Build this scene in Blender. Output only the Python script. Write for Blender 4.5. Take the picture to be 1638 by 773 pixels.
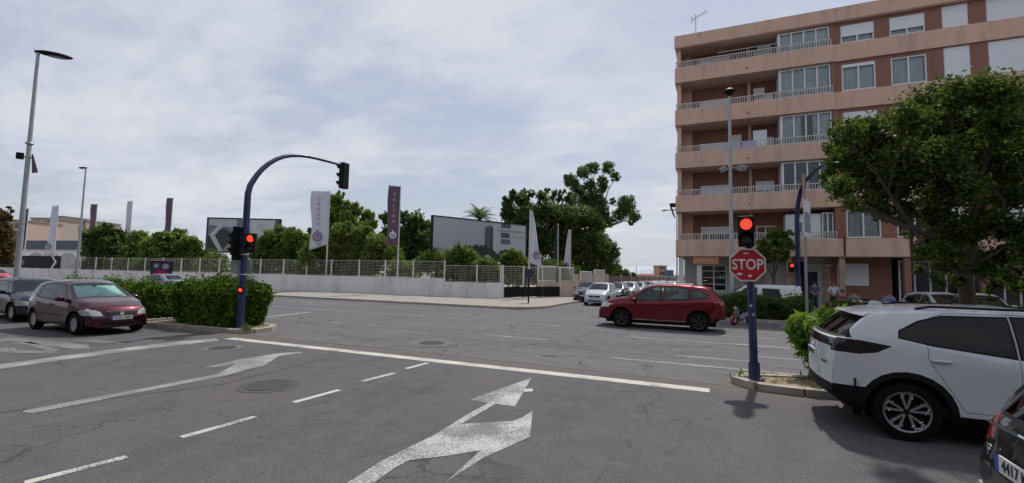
import bpy, bmesh, math, random
import numpy as np
from mathutils import Vector, Matrix
R = math.radians
PI = math.pi
scene = bpy.context.scene
C = scene.collection
for o in list(bpy.data.objects): bpy.data.objects.remove(o)

# ------------------------------------------------------------------ camera
FPX, PITCH, ROLL, CAMH, YAW = 741.4, R(4.08), R(1.145), 1.906, R(23.9)
_F = np.array([0, math.cos(PITCH), math.sin(PITCH)]); _u = np.array([0, -math.sin(PITCH), math.cos(PITCH)]); _x = np.array([1., 0, 0])
_X = _x*math.cos(ROLL)+_u*math.sin(ROLL); _U = -_x*math.sin(ROLL)+_u*math.cos(ROLL)
_R = np.array([[math.cos(YAW), -math.sin(YAW), 0], [math.sin(YAW), math.cos(YAW), 0], [0, 0, 1]])
AX, AU, AF = _R@_X, _R@_U, _R@_F
cam_d = bpy.data.cameras.new("camera"); cam = bpy.data.objects.new("camera", cam_d); C.objects.link(cam)
cam_d.sensor_width = 36; cam_d.lens = FPX/1638*36; cam_d.clip_end = 6000; cam_d.clip_start = .05
M3 = Matrix(((AX[0], AU[0], -AF[0]), (AX[1], AU[1], -AF[1]), (AX[2], AU[2], -AF[2])))
cam.matrix_world = Matrix.Translation((0, 0, CAMH)) @ M3.to_4x4()
scene.camera = cam
scene.render.resolution_x = 1024; scene.render.resolution_y = 483

# ------------------------------------------------------------------ light
SUN_EL, SUN_AZ = R(55.5), R(5)      # azimuth from +Y towards +X
w = bpy.data.worlds.new("World"); scene.world = w; w.use_nodes = True
nt = w.node_tree; nt.nodes.clear()
N = nt.nodes.new; Lk = nt.links.new
out = N('ShaderNodeOutputWorld'); bg = N('ShaderNodeBackground'); bg.inputs[1].default_value = 0.1
sky = N('ShaderNodeTexSky'); sky.sky_type = 'NISHITA'; sky.sun_disc = False
sky.sun_elevation = SUN_EL; sky.sun_rotation = SUN_AZ; sky.air_density = 1.3; sky.dust_density = 1.2; sky.ozone_density = 1.5
tc = N('ShaderNodeTexCoord')
# a cloud layer: direction projected on a plane high above
sep = N('ShaderNodeSeparateXYZ'); Lk(tc.outputs['Generated'], sep.inputs[0])
zz = N('ShaderNodeMath'); zz.operation = 'MAXIMUM'; Lk(sep.outputs[2], zz.inputs[0]); zz.inputs[1].default_value = 0.0
za = N('ShaderNodeMath'); za.operation = 'ADD'; Lk(zz.outputs[0], za.inputs[0]); za.inputs[1].default_value = 0.16
dv = N('ShaderNodeVectorMath'); dv.operation = 'DIVIDE'; cmb = N('ShaderNodeCombineXYZ')
for i in range(3): Lk(za.outputs[0], cmb.inputs[i])
Lk(tc.outputs['Generated'], dv.inputs[0]); Lk(cmb.outputs[0], dv.inputs[1])
mp = N('ShaderNodeMapping'); Lk(dv.outputs[0], mp.inputs[0]); mp.inputs['Scale'].default_value = (1.0, 1.6, 0.0); mp.inputs['Rotation'].default_value = (0, 0, R(-35)); mp.inputs['Location'].default_value = (3.1, 1.2, 0)
n1 = N('ShaderNodeTexNoise'); n1.inputs['Scale'].default_value = .62; n1.inputs['Detail'].default_value = 9; n1.inputs['Roughness'].default_value = .56; n1.inputs['Distortion'].default_value = .25
Lk(mp.outputs[0], n1.inputs['Vector'])
n2 = N('ShaderNodeTexNoise'); n2.inputs['Scale'].default_value = 3.4; n2.inputs['Detail'].default_value = 8; n2.inputs['Roughness'].default_value = .62; n2.inputs['Distortion'].default_value = .4
Lk(mp.outputs[0], n2.inputs['Vector'])
mx = N('ShaderNodeMath'); mx.operation = 'MULTIPLY_ADD'; Lk(n2.outputs[0], mx.inputs[0]); mx.inputs[1].default_value = .38; Lk(n1.outputs[0], mx.inputs[2])
ramp = N('ShaderNodeMapRange'); ramp.interpolation_type = 'SMOOTHSTEP'; Lk(mx.outputs[0], ramp.inputs[0])
ramp.inputs[1].default_value = .50; ramp.inputs[2].default_value = .80; ramp.inputs[3].default_value = .68; ramp.inputs[4].default_value = 1.0
cl = N('ShaderNodeMapRange'); Lk(mx.outputs[0], cl.inputs[0]); cl.inputs[1].default_value = .55; cl.inputs[2].default_value = .95
ccol = N('ShaderNodeMix'); ccol.data_type = 'RGBA'; Lk(cl.outputs[0], ccol.inputs[0])
ccol.inputs[6].default_value = (5.0, 5.45, 6.7, 1); ccol.inputs[7].default_value = (7.7, 7.85, 8.4, 1)
mixc = N('ShaderNodeMix'); mixc.data_type = 'RGBA'; Lk(ramp.outputs[0], mixc.inputs[0]); Lk(sky.outputs[0], mixc.inputs[6]); Lk(ccol.outputs[2], mixc.inputs[7])
Lk(mixc.outputs[2], bg.inputs[0]); Lk(bg.outputs[0], out.inputs[0])
sd = bpy.data.lights.new("sun", 'SUN'); sd.energy = 3.4; sd.angle = R(1.6); sd.color = (1, .95, .88)
so = bpy.data.objects.new("sun", sd); C.objects.link(so)
sv = Vector((math.sin(SUN_AZ)*math.cos(SUN_EL), math.cos(SUN_AZ)*math.cos(SUN_EL), math.sin(SUN_EL)))
so.rotation_euler = sv.to_track_quat('Z', 'Y').to_euler(); so.location = (0, 0, 40)
scene.view_settings.view_transform = 'Standard'; scene.view_settings.look = 'None'; scene.view_settings.exposure = 0; scene.view_settings.gamma = 1

# ------------------------------------------------------------------ measuring helpers (photograph pixel -> the place)
def ray(a, b): return AF*FPX+AX*(a-819)-AU*(b-386.5)
def G(a, b, z=0.):
    d = ray(a, b); t = (z-CAMH)/d[2]; return Vector((d[0]*t, d[1]*t, z))
def D(a, b, dep):
    d = ray(a, b); d = d*(dep/(d@AF)); return Vector((d[0], d[1], d[2]+CAMH))
def PY(a, b, y):
    d = ray(a, b); d = d*(y/d[1]); return Vector((d[0], d[1], d[2]+CAMH))

# ------------------------------------------------------------------ mesh helpers
class MB:
    def __init__(s): s.v = []; s.f = []; s.m = []
    def add(s, vs, fs, m=0):
        b = len(s.v); s.v += [tuple(v) for v in vs]; s.f += [tuple(i+b for i in f) for f in fs]; s.m += [m]*len(fs); return s
    def box(s, x0, x1, y0, y1, z0, z1, m=0):
        vs = [(x, y, z) for z in (z0, z1) for y in (y0, y1) for x in (x0, x1)]
        return s.add(vs, [(0,2,3,1),(4,5,7,6),(0,1,5,4),(2,6,7,3),(0,4,6,2),(1,3,7,5)], m)
    def prism(s, poly, a, b, axis='z', m=0):
        # poly list of 2D, extruded from a to b along axis
        def P(p, t):
            return {'z': (p[0], p[1], t), 'y': (p[0], t, p[1]), 'x': (t, p[0], p[1])}[axis]
        n = len(poly); vs = [P(p, a) for p in poly]+[P(p, b) for p in poly]
        fs = [tuple(range(n))[::-1], tuple(range(n, 2*n))]+[(i, (i+1) % n, n+(i+1) % n, n+i) for i in range(n)]
        return s.add(vs, fs, m)
    def tube(s, pts, rad, n=10, m=0, cap=True):
        pts = [Vector(p) for p in pts]
        if not hasattr(rad, '__len__'): rad = [rad]*len(pts)
        rings = []; prev = None; b = len(s.v); vs = []
        for i, p in enumerate(pts):
            d = (pts[min(i+1, len(pts)-1)]-pts[max(i-1, 0)]).normalized()
            if prev is None:
                a = Vector((0, 0, 1)) if abs(d.z) < .9 else Vector((1, 0, 0)); u = d.cross(a).normalized()
            else: u = (prev-d*prev.dot(d)).normalized()
            prev = u; v = d.cross(u)
            vs += [p+(u*math.cos(2*PI*k/n)+v*math.sin(2*PI*k/n))*rad[i] for k in range(n)]
        fs = []
        for i in range(len(pts)-1):
            for k in range(n): fs.append((i*n+k, i*n+(k+1) % n, (i+1)*n+(k+1) % n, (i+1)*n+k))
        if cap: fs += [tuple(range(n))[::-1], tuple(range((len(pts)-1)*n, len(pts)*n))]
        return s.add(vs, fs, m)
    def lathe(s, prof, axis='z', c=(0, 0, 0), n=24, m=0):
        vs = []
        for (r, t) in prof:
            for k in range(n):
                a = 2*PI*k/n; p = (r*math.cos(a), r*math.sin(a))
                q = {'z': (p[0], p[1], t), 'y': (p[0], t, p[1]), 'x': (t, p[0], p[1])}[axis]
                vs.append((q[0]+c[0], q[1]+c[1], q[2]+c[2]))
        fs = [(i*n+k, i*n+(k+1) % n, (i+1)*n+(k+1) % n, (i+1)*n+k) for i in range(len(prof)-1) for k in range(n)]
        return s.add(vs, fs, m)
    def ball(s, c, r, n=12, k=8, m=0):
        if not hasattr(r, '__len__'): r = (r, r, r)
        vs = []; 
        for i in range(k+1):
            t = PI*i/k
            for j in range(n):
                a = 2*PI*j/n; vs.append((c[0]+r[0]*math.sin(t)*math.cos(a), c[1]+r[1]*math.sin(t)*math.sin(a), c[2]+r[2]*math.cos(t)))
        return s.add(vs, [(i*n+j, (i+1)*n+j, (i+1)*n+(j+1) % n, i*n+(j+1) % n) for i in range(k) for j in range(n)], m)
    def xf(s, M, start=0):
        for i in range(start, len(s.v)): s.v[i] = tuple(M @ Vector(s.v[i]))
        return s
    def mesh(s, name, mats, smooth=False, bevel=0):
        me = bpy.data.meshes.new(name); me.from_pydata(s.v, [], s.f)
        for m in (mats if isinstance(mats, (list, tuple)) else [mats]): me.materials.append(m)
        me.polygons.foreach_set('material_index', s.m)
        bm = bmesh.new(); bm.from_mesh(me); bmesh.ops.remove_doubles(bm, verts=bm.verts, dist=1e-5)
        bmesh.ops.recalc_face_normals(bm, faces=bm.faces)
        if smooth:
            for f in bm.faces: f.smooth = True
            for e in bm.edges:
                if len(e.link_faces) == 2 and e.calc_face_angle(0) > R(smooth if smooth is not True else 40): e.smooth = False
        bm.to_mesh(me); bm.free(); return me

def link(name, me, parent=None):
    o = bpy.data.objects.new(name, me); C.objects.link(o)
    if parent: o.parent = parent
    return o
def obj(name, mb, mat, parent=None, smooth=False, bevel=0, loc=None):
    o = link(name, mb.mesh(name, mat, smooth), parent)
    if loc is not None: o.location = loc
    if bevel:
        b = o.modifiers.new('bevel', 'BEVEL'); b.width = bevel; b.segments = 2; b.limit_method = 'ANGLE'
    return o
def tag(o, label=None, cat=None, group=None, kind=None):
    if label: o['label'] = label
    if cat: o['category'] = cat
    if group: o['group'] = group
    if kind: o['kind'] = kind
    return o
def thing(name, label, cat, loc=(0, 0, 0), rotz=0, group=None):
    o = bpy.data.objects.new(name, None); C.objects.link(o); o.location = loc; o.rotation_euler = (0, 0, rotz); o.empty_display_size = .2
    return tag(o, label, cat, group)
def struct(name, mb, mat, smooth=False):
    return tag(obj(name, mb, mat, None, smooth), kind='structure')
def copy_tree(o, parent=None, swap=None):
    c = o.copy(); C.objects.link(c); c.parent = parent
    if swap and o.type == 'MESH' and any(s in swap for s in [m.name for m in o.data.materials if m]):
        c.data = o.data.copy()
        for i, m in enumerate(c.data.materials):
            if m and m.name in swap: c.data.materials[i] = swap[m.name]
    for ch in [x for x in bpy.data.objects if x.parent == o]: copy_tree(ch, c, swap)
    return c
def textmesh(txt, size, name, mat, parent, Mx, ext=.003, bold=0.0, sx=1.0):
    cu = bpy.data.curves.new('t', 'FONT'); cu.body = txt; cu.size = size; cu.align_x = 'CENTER'; cu.align_y = 'CENTER'; cu.extrude = ext; cu.offset = bold; cu.resolution_u = 3
    t = bpy.data.objects.new('t', cu); C.objects.link(t)
    me = bpy.data.meshes.new_from_object(t.evaluated_get(bpy.context.evaluated_depsgraph_get()))
    bpy.data.objects.remove(t); me.name = name; me.materials.clear(); me.materials.append(mat)
    me.transform(Matrix.Diagonal((sx, 1, 1, 1)))
    me.transform(Mx)
    return link(name, me, parent)
# orientation matrices for things drawn in local XY: facing -Y (towards the camera's side), etc.
def face(pos, heading):     # text plane whose normal points to azimuth `heading` (radians, in XY from +X)
    nrm = Vector((math.cos(heading), math.sin(heading), 0)); up = Vector((0, 0, 1)); right = up.cross(nrm)
    m = Matrix((right, up, nrm)).transposed().to_4x4(); m.translation = pos; return m

# ------------------------------------------------------------------ materials
def mat(name, col, rough=.6, metal=0., spec=.5, coat=0., noise=0., nscale=5., bump=0., bscale=40., emit=None, estr=1., coord='Object', col2=None):
    m = bpy.data.materials.new(name); m.use_nodes = True; t = m.node_tree; b = t.nodes['Principled BSDF']
    b.inputs['Base Color'].default_value = (*col, 1); b.inputs['Roughness'].default_value = rough; b.inputs['Metallic'].default_value = metal
    b.inputs['Specular IOR Level'].default_value = spec; b.inputs['Coat Weight'].default_value = coat; b.inputs['Coat Roughness'].default_value = .04
    if emit: b.inputs['Emission Color'].default_value = (*emit, 1); b.inputs['Emission Strength'].default_value = estr
    if noise or bump or col2:
        co = t.nodes.new('ShaderNodeTexCoord')
        if coord == 'World':
            ge = t.nodes.new('ShaderNodeNewGeometry'); src = ge.outputs['Position']
        else: src = co.outputs[coord]
    if noise or col2:
        n = t.nodes.new('ShaderNodeTexNoise'); n.inputs['Scale'].default_value = nscale; n.inputs['Detail'].default_value = 8; n.inputs['Roughness'].default_value = .65
        t.links.new(src, n.inputs['Vector'])
        mr = t.nodes.new('ShaderNodeMapRange'); mr.inputs[1].default_value = .3; mr.inputs[2].default_value = .7; t.links.new(n.outputs[0], mr.inputs[0])
        mi = t.nodes.new('ShaderNodeMix'); mi.data_type = 'RGBA'; t.links.new(mr.outputs[0], mi.inputs[0])
        a = tuple(c*(1-noise) for c in col); c2 = col2 or tuple(min(1, c*(1+noise)) for c in col)
        mi.inputs[6].default_value = (*a, 1); mi.inputs[7].default_value = (*c2, 1); t.links.new(mi.outputs[2], b.inputs['Base Color'])
    if bump:
        n = t.nodes.new('ShaderNodeTexNoise'); n.inputs['Scale'].default_value = bscale; n.inputs['Detail'].default_value = 6; t.links.new(src, n.inputs['Vector'])
        bp = t.nodes.new('ShaderNodeBump'); bp.inputs['Strength'].default_value = bump; bp.inputs['Distance'].default_value = .02; t.links.new(n.outputs[0], bp.inputs['Height']); t.links.new(bp.outputs[0], b.inputs['Normal'])
    return m

def asphalt(name, c1, c2, dust=None, dustc=(.16, .13, .10), agg=130., streak=(1, 1), wear=.5):
    m = bpy.data.materials.new(name); m.use_nodes = True; t = m.node_tree; b = t.nodes['Principled BSDF']; nn = t.nodes.new; lk = t.links.new
    b.inputs['Roughness'].default_value = .88; b.inputs['Specular IOR Level'].default_value = .3
    ge = nn('ShaderNodeNewGeometry'); pos = ge.outputs['Position']
    def noise(scale, det=6, rough=.6, vec=pos, dist=0):
        n = nn('ShaderNodeTexNoise'); n.inputs['Scale'].default_value = scale; n.inputs['Detail'].default_value = det; n.inputs['Roughness'].default_value = rough; n.inputs['Distortion'].default_value = dist; lk(vec, n.inputs['Vector']); return n.outputs[0]
    def rng(v, a, bb, lo=0., hi=1.):
        r = nn('ShaderNodeMapRange'); r.inputs[1].default_value = a; r.inputs[2].default_value = bb; r.inputs[3].default_value = lo; r.inputs[4].default_value = hi; lk(v, r.inputs[0]); return r.outputs[0]
    def mix(f, a, c):
        x = nn('ShaderNodeMix'); x.data_type = 'RGBA'
        if isinstance(f, float): x.inputs[0].default_value = f
        else: lk(f, x.inputs[0])
        for i, v in ((6, a), (7, c)):
            if isinstance(v, tuple): x.inputs[i].default_value = (*v, 1)
            else: lk(v, x.inputs[i])
        return x.outputs[2]
    mpn = nn('ShaderNodeMapping'); lk(pos, mpn.inputs[0]); mpn.inputs['Scale'].default_value = (streak[0], streak[1], 1)
    big = rng(noise(.55, 5, .6, mpn.outputs[0], .3), .35, .66)
    col = mix(big, c1, c2)
    mid = rng(noise(2.3, 6, .7), .42, .75)
    col = mix(mid, col, tuple(x*1.16 for x in c2))
    dark = rng(noise(.9, 7, .72, mpn.outputs[0], .9), .56, .68, 0, .55)
    col = mix(dark, col, tuple(x*.62 for x in c1))
    warm = rng(noise(.33, 5, .6), .42, .68, 0, .55)
    col = mix(warm, col, (c2[0]*1.18, c2[1]*1.06, c2[2]*.98))
    spots = rng(noise(4.5, 4, .6), .64, .70, 0, .6)
    col = mix(spots, col, tuple(x*.5 for x in c1))
    # stones
    vo = nn('ShaderNodeTexVoronoi'); vo.inputs['Scale'].default_value = agg; lk(pos, vo.inputs['Vector'])
    hs = nn('ShaderNodeSeparateColor'); lk(vo.outputs['Color'], hs.inputs[0])
    st = rng(hs.outputs[0], 0, 1, .62, 1.42)
    mul = nn('ShaderNodeMix'); mul.data_type = 'RGBA'; mul.blend_type = 'MULTIPLY'; mul.inputs[0].default_value = 1.; lk(col, mul.inputs[6]); lk(st, mul.inputs[7]); col = mul.outputs[2]
    # cracks
    vc = nn('ShaderNodeTexVoronoi'); vc.feature = 'DISTANCE_TO_EDGE'; vc.inputs['Scale'].default_value = .33
    nv = nn('ShaderNodeTexNoise'); nv.inputs['Scale'].default_value = 1.4; nv.inputs['Detail'].default_value = 5; lk(pos, nv.inputs['Vector'])
    av = nn('ShaderNodeVectorMath'); av.operation = 'MULTIPLY_ADD'; lk(nv.outputs[1], av.inputs[0]); av.inputs[1].default_value = (1.4, 1.4, 0); lk(pos, av.inputs[2]); lk(av.outputs[0], vc.inputs['Vector'])
    ck = rng(vc.outputs[0], .002, .010, 1., 0.); cm = rng(noise(.25, 2), .44, .54); mm = nn('ShaderNodeMath'); mm.operation = 'MULTIPLY'; lk(ck, mm.inputs[0]); lk(cm, mm.inputs[1]); m2 = nn('ShaderNodeMath'); m2.operation = 'MULTIPLY'; lk(mm.outputs[0], m2.inputs[0]); m2.inputs[1].default_value = wear
    col = mix(m2.outputs[0], col, (.02, .02, .02))
    if dust:
        # dusty strip: y between dust[0] and dust[1] (world), soft edges broken by noise
        sp = nn('ShaderNodeSeparateXYZ'); lk(pos, sp.inputs[0])
        nz = rng(noise(1.1, 6, .65), 0, 1, -.8, .8)
        ad = nn('ShaderNodeMath'); ad.operation = 'ADD'; lk(sp.outputs[1], ad.inputs[0]); lk(nz, ad.inputs[1])
        r1 = rng(ad.outputs[0], dust[0]-.35, dust[0]+.25); r2 = rng(ad.outputs[0], dust[1]-.5, dust[1]+.9, 1, 0)
        q = nn('ShaderNodeMath'); q.operation = 'MULTIPLY'; lk(r1, q.inputs[0]); lk(r2, q.inputs[1])
        q2 = nn('ShaderNodeMath'); q2.operation = 'MULTIPLY'; lk(q.outputs[0], q2.inputs[0]); q2.inputs[1].default_value = dust[2]
        col = mix(q2.outputs[0], col, dustc)
    lk(col, b.inputs['Base Color'])
    bp = nn('ShaderNodeBump'); bp.inputs['Strength'].default_value = .35; bp.inputs['Distance'].default_value = .006; lk(vo.outputs['Distance'], bp.inputs['Height']); lk(bp.outputs[0], b.inputs['Normal'])
    return m
def paint_mark(name, col, under, wear=.5):
    m = bpy.data.materials.new(name); m.use_nodes = True; t = m.node_tree; b = t.nodes['Principled BSDF']; nn = t.nodes.new; lk = t.links.new
    b.inputs['Roughness'].default_value = .75
    ge = nn('ShaderNodeNewGeometry'); n = nn('ShaderNodeTexNoise'); n.inputs['Scale'].default_value = 30; n.inputs['Detail'].default_value = 7; n.inputs['Roughness'].default_value = .8; lk(ge.outputs['Position'], n.inputs['Vector'])
    n2 = nn('ShaderNodeTexNoise'); n2.inputs['Scale'].default_value = 1.6; n2.inputs['Detail'].default_value = 5; lk(ge.outputs['Position'], n2.inputs['Vector'])
    ad = nn('ShaderNodeMath'); ad.operation = 'MULTIPLY_ADD'; lk(n2.outputs[0], ad.inputs[0]); ad.inputs[1].default_value = .55; lk(n.outputs[0], ad.inputs[2])
    r = nn('ShaderNodeMapRange'); lk(ad.outputs[0], r.inputs[0]); th = 1.05-wear*.35; r.inputs[1].default_value = th-.07; r.inputs[2].default_value = th+.06
    x = nn('ShaderNodeMix'); x.data_type = 'RGBA'; lk(r.outputs[0], x.inputs[0]); x.inputs[6].default_value = (*col, 1); x.inputs[7].default_value = (*under, 1)
    n3 = nn('ShaderNodeTexNoise'); n3.inputs['Scale'].default_value = 5; lk(ge.outputs['Position'], n3.inputs['Vector'])
    r3 = nn('ShaderNodeMapRange'); lk(n3.outputs[0], r3.inputs[0]); r3.inputs[3].default_value = .8; r3.inputs[4].default_value = 1.1
    mu = nn('ShaderNodeMix'); mu.data_type = 'RGBA'; mu.blend_type = 'MULTIPLY'; mu.inputs[0].default_value = 1; lk(x.outputs[2], mu.inputs[6]); lk(r3.outputs[0], mu.inputs[7])
    lk(mu.outputs[2], b.inputs['Base Color']); return m
def glassmat(name, tint=.25, col=(.9, 1, .95), rough=.0, gloss=.95):
    m = bpy.data.materials.new(name); m.use_nodes = True; t = m.node_tree; t.nodes.clear(); nn = t.nodes.new; lk = t.links.new
    o = nn('ShaderNodeOutputMaterial'); mx_ = nn('ShaderNodeMixShader'); fr = nn('ShaderNodeFresnel'); fr.inputs[0].default_value = 1.55
    tr = nn('ShaderNodeBsdfTransparent'); tr.inputs[0].default_value = tuple(c*tint for c in col)+(1,)
    gl = nn('ShaderNodeBsdfGlossy'); gl.inputs['Roughness'].default_value = rough+.01; gl.inputs[0].default_value = (gloss*.95, gloss, gloss, 1)
    lk(fr.outputs[0], mx_.inputs[0]); lk(tr.outputs[0], mx_.inputs[1]); lk(gl.outputs[0], mx_.inputs[2]); lk(mx_.outputs[0], o.inputs[0]); return m
def leafmat(name, c1, c2, trans=.35, scale=.6):
    m = bpy.data.materials.new(name); m.use_nodes = True; t = m.node_tree; t.nodes.clear(); nn = t.nodes.new; lk = t.links.new
    o = nn('ShaderNodeOutputMaterial'); ge = nn('ShaderNodeNewGeometry')
    n = nn('ShaderNodeTexNoise'); n.inputs['Scale'].default_value = scale; n.inputs['Detail'].default_value = 3; lk(ge.outputs['Position'], n.inputs['Vector'])
    ad = nn('ShaderNodeMath'); ad.operation = 'MULTIPLY_ADD'; lk(ge.outputs['Random Per Island'], ad.inputs[0]); ad.inputs[1].default_value = .75; lk(n.outputs[0], ad.inputs[2])
    r = nn('ShaderNodeMapRange'); lk(ad.outputs[0], r.inputs[0]); r.inputs[1].default_value = .45; r.inputs[2].default_value = 1.25
    x = nn('ShaderNodeMix'); x.data_type = 'RGBA'; lk(r.outputs[0], x.inputs[0]); x.inputs[6].default_value = (*c1, 1); x.inputs[7].default_value = (*c2, 1)
    p = nn('ShaderNodeBsdfPrincipled'); p.inputs['Roughness'].default_value = .55; p.inputs['Specular IOR Level'].default_value = .12; lk(x.outputs[2], p.inputs['Base Color'])
    tr = nn('ShaderNodeBsdfTranslucent'); hs = nn('ShaderNodeHueSaturation'); hs.inputs['Saturation'].default_value = 1.15; hs.inputs['Value'].default_value = 1.3; lk(x.outputs[2], hs.inputs['Color']); lk(hs.outputs[0], tr.inputs[0])
    ms = nn('ShaderNodeMixShader'); ms.inputs[0].default_value = trans; lk(p.outputs[0], ms.inputs[1]); lk(tr.outputs[0], ms.inputs[2]); lk(ms.outputs[0], o.inputs[0]); return m
def stained(name, col, stain, sc=1.2, rough=.85, bump=.2, vert=True, amount=.6, brick=None):
    """wall paint or render with run-down stains (streaks run along Z)"""
    m = bpy.data.materials.new(name); m.use_nodes = True; t = m.node_tree; b = t.nodes['Principled BSDF']; nn = t.nodes.new; lk = t.links.new
    b.inputs['Roughness'].default_value = rough; ge = nn('ShaderNodeNewGeometry'); mpn = nn('ShaderNodeMapping'); lk(ge.outputs['Position'], mpn.inputs[0])
    if vert: mpn.inputs['Scale'].default_value = (1, 1, .22)
    n = nn('ShaderNodeTexNoise'); n.inputs['Scale'].default_value = sc*2; n.inputs['Detail'].default_value = 8; n.inputs['Roughness'].default_value = .7; lk(mpn.outputs[0], n.inputs['Vector'])
    r = nn('ShaderNodeMapRange'); lk(n.outputs[0], r.inputs[0]); r.inputs[1].default_value = .48; r.inputs[2].default_value = .75; r.inputs[4].default_value = amount
    n2 = nn('ShaderNodeTexNoise'); n2.inputs['Scale'].default_value = sc*.6; n2.inputs['Detail'].default_value = 4; lk(ge.outputs['Position'], n2.inputs['Vector'])
    y = nn('ShaderNodeMix'); y.data_type = 'RGBA'; lk(n2.outputs[0], y.inputs[0]); y.inputs[6].default_value = (*[c*.9 for c in col], 1); y.inputs[7].default_value = (*[min(1, c*1.08) for c in col], 1)
    src = y.outputs[2]
    if brick:
        sp = nn('ShaderNodeSeparateXYZ'); lk(ge.outputs['Position'], sp.inputs[0]); cb = nn('ShaderNodeCombineXYZ')
        ad = nn('ShaderNodeMath'); ad.operation = 'ADD'; lk(sp.outputs[0], ad.inputs[0]); lk(sp.outputs[1], ad.inputs[1]); lk(ad.outputs[0], cb.inputs[0]); lk(sp.outputs[2], cb.inputs[1])
        bt = nn('ShaderNodeTexBrick'); lk(cb.outputs[0], bt.inputs['Vector']); bt.inputs['Scale'].default_value = 1.; bt.inputs['Brick Width'].default_value = .25; bt.inputs['Row Height'].default_value = .065; bt.inputs['Mortar Size'].default_value = .007
        lk(y.outputs[2], bt.inputs['Color1']); z = nn('ShaderNodeMix'); z.data_type = 'RGBA'; z.inputs[0].default_value = .35; lk(y.outputs[2], z.inputs[6]); z.inputs[7].default_value = (*brick, 1); lk(z.outputs[2], bt.inputs['Color2']); bt.inputs['Mortar'].default_value = (.28, .24, .2, 1)
        src = bt.outputs[0]
    x = nn('ShaderNodeMix'); x.data_type = 'RGBA'; lk(r.outputs[0], x.inputs[0]); lk(src, x.inputs[6]); x.inputs[7].default_value = (*stain, 1); lk(x.outputs[2], b.inputs['Base Color'])
    if bump:
        n3 = nn('ShaderNodeTexNoise'); n3.inputs['Scale'].default_value = 25; n3.inputs['Detail'].default_value = 5; lk(ge.outputs['Position'], n3.inputs['Vector'])
        bp = nn('ShaderNodeBump'); bp.inputs['Strength'].default_value = bump; bp.inputs['Distance'].default_value = .01; lk(n3.outputs[0], bp.inputs['Height']); lk(bp.outputs[0], b.inputs['Normal'])
    return m
def carpaint(name, col, metal=.0, rough=.32):  # metal > 0: metallic flake base under the lacquer
    m = mat(name, col, rough, metal, .15, .8); return m

mA_near = asphalt('asphalt_side', (.070, .068, .071), (.094, .091, .094), (8.8, 9.6, .35), streak=(1, .35))
mA_main = asphalt('asphalt_main', (.084, .084, .090), (.118, .117, .123), (8.9, 9.25, .55), (.15, .125, .105), streak=(.3, 1.2), wear=.75)
mMark = paint_mark('road_paint', (.54, .52, .48), (.10, .10, .10), .55)
mMarkOld = paint_mark('road_paint_worn', (.37, .365, .355), (.17, .17, .17), .85)
mArrow = paint_mark('road_paint_arrow', (.47, .46, .44), (.15, .15, .15), .8)
mMarkFaint = paint_mark('road_paint_faint', (.24, .235, .225), (.13, .13, .13), .95)
mConc = mat('kerb_stone', (.36, .32, .27), .9, noise=.25, nscale=3, bump=.3, coord='World')
mPave = mat('pavement_slab', (.29, .265, .24), .9, noise=.14, nscale=1.5, bump=.2, coord='World')
mDirt = mat('dry_dirt', (.24, .18, .11), .95, noise=.4, nscale=6, bump=.6, coord='World', col2=(.36, .28, .17))
mGround = mat('far_ground', (.16, .14, .11), .95, noise=.3, nscale=.2, coord='World')
mSalmon = stained('salmon_render', (.64, .43, .325), (.33, .24, .18), .9, amount=.75)
mBrick = stained('red_brick', (.28, .098, .062), (.14, .05, .04), .8, brick=(.16, .06, .045), amount=.3)
mWhiteWall = stained('white_wall_paint', (.70, .68, .68), (.36, .29, .24), .45, amount=.75)
mBeigeWall = stained('beige_wall_paint', (.62, .52, .44), (.42, .32, .25), .5, amount=.5)
mWhite = mat('white_paint', (.72, .72, .72), .5, noise=.06)
mWhiteM = mat('white_metal', (.62, .61, .58), .45, noise=.08)
mRail = mat('rail_paint', (.55, .52, .48), .5)
mShutter = mat('white_blind', (.80, .82, .86), .6)
mTar = mat('tar_seam', (.022, .022, .024), .6, noise=.3, nscale=4)
mCurtain = mat('curtain', (.78, .79, .82), .8, noise=.2, nscale=3)
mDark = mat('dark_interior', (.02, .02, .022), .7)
mGlassB = mat('window_glass', (.06, .075, .09), .04, spec=.8)
mBlack = mat('black_plastic', (.008, .008, .009), .6, spec=.2, noise=.2, nscale=3)
mTyre = mat('tyre_rubber', (.008, .008, .009), .85, spec=.15, bump=.3, bscale=60)
mBlue = mat('dark_blue_pole_paint', (.012, .022, .085), .38, noise=.25, nscale=3, coat=.3)
mGalv = mat('galvanised_steel', (.33, .34, .34), .5, .5, noise=.15, nscale=2)
mSteel = mat('brushed_alloy', (.42, .42, .43), .4, .7)
mChrome = mat('chrome', (.75, .75, .76), .12, 1.)
mRedLamp = mat('red_lamp', (.5, .01, .01), .3, emit=(1, .035, .02), estr=2.4)
mLampOff = mat('unlit_lamp', (.03, .028, .02), .25)
mSignRed = mat('sign_red', (.42, .012, .02), .4, noise=.12, nscale=4)
mSignWhite = mat('sign_white', (.68, .68, .68), .4, noise=.08)
mSignBack = mat('sign_back_grey', (.33, .34, .35), .45, .3, noise=.1)
mBark = mat('bark', (.065, .05, .038), .9, noise=.35, nscale=6, bump=.8, bscale=14)
mSteelDark = mat('manhole_iron', (.070, .065, .06), .7, .3, noise=.3, nscale=12, bump=.5)
mRing = mat('manhole_concrete', (.125, .12, .115), .9, noise=.25, nscale=4)
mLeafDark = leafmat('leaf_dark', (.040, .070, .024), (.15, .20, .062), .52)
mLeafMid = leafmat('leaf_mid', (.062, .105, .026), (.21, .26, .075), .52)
mLeafLight = leafmat('leaf_light', (.075, .12, .03), (.24, .29, .09), .52)
mLeafEuc = leafmat('leaf_euc', (.045, .080, .03), (.16, .22, .08), .5)
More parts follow.
